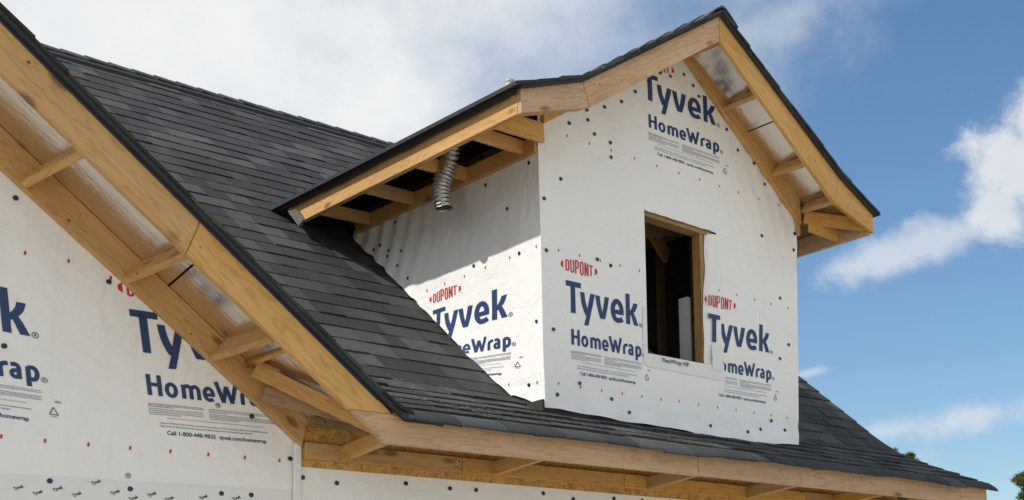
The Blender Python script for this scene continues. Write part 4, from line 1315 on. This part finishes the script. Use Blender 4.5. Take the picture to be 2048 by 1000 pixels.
# ------------------------------------------------------------------ flexible duct and vent pipe
def tube(path, rad, m_=24):
    V, Fc = [], []
    for i, (c_, r_) in enumerate(zip(path, rad)):
        a = path[max(i - 1, 0)]; b = path[min(i + 1, len(path) - 1)]
        d = (Vector(b) - Vector(a)).normalized(); e1 = d.cross(Vector((1, 0.2, 0))).normalized(); e2 = d.cross(e1)
        for k in range(m_):
            th = 2 * math.pi * k / m_
            rr_ = r_ * (1 + 0.035 * nz(math.cos(th) * 2, math.sin(th) * 2, i * 0.12))
            V.append(tuple(Vector(c_) + e1 * rr_ * math.cos(th) + e2 * rr_ * math.sin(th)))
    for i in range(len(path) - 1):
        for k in range(m_):
            j = (k + 1) % m_
            Fc.append((i * m_ + k, i * m_ + j, (i + 1) * m_ + j, (i + 1) * m_ + k))
    return V, Fc
N = 96
path, rad = [], []
for i in range(N + 1):
    q = i / N
    path.append((5.455 - 0.02 * q + 0.012 * math.sin(q * 7), 8.43 + 0.10 * q + 0.045 * math.sin(q * 3.4), 3.93 - 0.455 * q))
    rad.append(0.060 + 0.0050 * math.sin(q * 2 * math.pi * 15.0 + 2.2 * nz(q * 6, 1)) + 0.006 * nz(q * 9, 3))
V, Fc = tube(path, rad)
inner = [(a, b, c_ + 0.004) for a, b, c_ in path[-1:-30:-1]]
duct = bpy.data.objects.new('flexible_duct', None)
link(duct, None, Matrix.Translation((5.435, 8.53, 3.475)))
tag(duct, 'crinkled silver flexible duct hanging below the dormer eave', 'duct')
mesh('corrugated_hose', V, Fc, DUCT, duct, smooth=True)
Vi, Fi = tube(inner, [0.053] * len(inner))
Fi = [f[::-1] for f in Fi]; m_ = 24
Fi.append(tuple(range(len(Vi) - m_, len(Vi))))
mesh('hose_lining', Vi, Fi, DUCT, duct, smooth=True)

pxy = atx((1020, 170), 5.62)
vp = bpy.data.objects.new('vent_pipe', None)
vb = (pxy[0], pxy[1])
link(vp, None, Matrix.Translation((vb[0], vb[1], 4.06)))
tag(vp, 'short pale vent pipe poking through the dormer shingles', 'pipe')
ztop = atx((1020, 161), 5.62)[2]
V, Fc = tube([(vb[0], vb[1], z) for z in (4.06, 4.2, ztop - 0.02, ztop)], [0.027, 0.027, 0.027, 0.026])
Fc = Fc + [tuple(range(3 * 24, 4 * 24))]
mesh('pipe', V, Fc, PVC, vp, smooth=True)
V, Fc = tube([(vb[0], vb[1], z) for z in (ztop - 0.012, ztop + 0.003)], [0.031, 0.031])
mesh('pipe_rim', V, Fc, PVC, vp)

# ------------------------------------------------------------------ sawdust left on the foot of the roof
CHIP = flat_mat('sawdust_chips', (0.55, 0.42, 0.25), 0.8, var=0.25)
rr = random.Random(31)
V, Fc = [], []
for cl in ((4.75, 7.55, 40, 0.22), (5.05, 7.35, 46, 0.16), (5.4, 7.5, 26, 0.25), (4.9, 7.95, 30, 0.3), (6.2, 7.4, 30, 0.5), (7.6, 7.3, 25, 0.6)):
    for _ in range(cl[2]):
        x = cl[0] + rr.gauss(0, cl[3]); y = cl[1] + rr.gauss(0, 0.09)
        if x < 4.35 or y < 7.08: continue
        th = rr.gauss(0.1, 0.5); l = rr.uniform(0.003, 0.012); w2 = rr.uniform(0.0012, 0.003)
        c_, s_ = math.cos(th), math.sin(th); k = len(V)
        for a, b in ((-l, -w2), (l, -w2), (l, w2), (-l, w2)):
            X = x + a * c_ - b * s_; Y = y + a * s_ + b * c_
            V.append((X, Y, roof_z(Y) + 0.017))
        Fc.append((k, k + 1, k + 2, k + 3))
sd = mesh('sawdust', V, Fc, CHIP, kind='stuff')
tag(sd, 'pale sawdust chips scattered on the flared foot of the shingles', 'sawdust')

# ------------------------------------------------------------------ pines beyond the roof
def pine(px, dist, height, label, seed, spread=1.0):
    rr = random.Random(seed)
    d = ray((px, 1000)); d = d / math.hypot(d[0], d[1])
    bx_, by_ = d[0] * dist, d[1] * dist
    gz_ = GZ + nz(bx_ * 0.05, by_ * 0.05) * 0.8
    root = bpy.data.objects.new('pine_tree', None)
    link(root, None, Matrix.Translation((bx_, by_, gz_)))
    tag(root, label, 'tree')
    # trunk
    path = [(bx_ + 0.25 * nz(q * 2.1, seed), by_ + 0.25 * nz(q * 2.1, seed + 9), gz_ - 0.1 + q * height) for q in np.linspace(0, 0.97, 14)]
    rad = [0.20 * (1 - 0.85 * q) + 0.02 for q in np.linspace(0, 1, 14)]
    V, Fc = tube(path, rad, 10)
    LV, LF = [], []; nV, nF = [], []
    def tuft(c_, r_, cnt):
        for _ in range(cnt):
            th = rr.uniform(0, 2 * math.pi); ph = math.asin(rr.uniform(-0.35, 1.0)); rad_ = r_ * rr.random() ** 0.5
            dv = Vector((math.cos(th) * math.cos(ph), math.sin(th) * math.cos(ph), math.sin(ph) * 0.75))
            o_ = Vector(c_) + dv * rad_ * 0.75
            tip = o_ + (dv + Vector((rr.uniform(-.5, .5), rr.uniform(-.5, .5), rr.uniform(0.0, .7)))).normalized() * rr.uniform(0.07, 0.14)
            sd = (tip - o_).cross(Vector((rr.uniform(-1, 1), rr.uniform(-1, 1), rr.uniform(-1, 1)))).normalized() * 0.010
            k_ = len(nV)
            nV.extend([tuple(o_ - sd), tuple(o_ + sd), tuple(tip + sd * 0.5), tuple(tip - sd * 0.5)])
            nF.append((k_, k_ + 1, k_ + 2, k_ + 3))
    h = height * 0.36
    while h < height * 0.985:
        q = (h / height - 0.36) / 0.64
        reach = min(spread * (0.12 + 0.42 * (height - h)), 2.3) * rr.uniform(0.55, 1.15)
        th = rr.uniform(0, 2 * math.pi)
        bi = min(int((h / height) / 0.97 * 13), 12)
        st = Vector((path[bi][0], path[bi][1], gz_ + h))
        en = st + Vector((math.cos(th) * reach, math.sin(th) * reach, reach * rr.uniform(0.05, 0.55)))
        md = (st + en) / 2 + Vector((0, 0, -0.08 * reach))
        v_, f_ = tube([tuple(st), tuple(md), tuple(en)], [0.045, 0.03, 0.012], 6)
        LV, LF = join_vf([(LV, LF), (v_, f_)])
        for _ in range(rr.randint(4, 7)):
            qq = rr.uniform(0.35, 1.08)
            pos = st.lerp(en, qq) + Vector((rr.uniform(-.28, .28), rr.uniform(-.28, .28), rr.uniform(-.06, .26))) * (0.25 + reach * 0.45)
            tuft(pos, rr.uniform(0.13, 0.24), 110)
        h += height * rr.uniform(0.012, 0.026)
    tuft((path[-1][0], path[-1][1], gz_ + height), 0.14, 200)
    tr = mesh('trunk', V, Fc, BARK, root, smooth=True)
    mesh('limbs', LV, LF, BARK, tr, smooth=True)
    mesh('crown', nV, nF, NEEDLE, root)
def tree_h(px, py_, dist):
    d = ray((px, py_)); return d[2] / math.hypot(d[0], d[1]) * dist + HC
pine(1790, 40.0, tree_h(1786, 884, 40.0), 'tall pine showing its tips above the right slope of the roof', 3, 1.0)
pine(1826, 46.0, tree_h(1822, 902, 46.0), 'smaller pine peeping over the foot of the roof slope', 5, 0.8)
pine(2052, 38.0, tree_h(2052, 930, 38.0), 'pine standing clear in open sky past the roof corner', 8, 1.15)

# ------------------------------------------------------------------ lift everything so that the ground is at zero
for o in bpy.data.objects:
    if o.parent is None:
        o.matrix_basis = Matrix.Translation((0, 0, HC)) @ o.matrix_basis
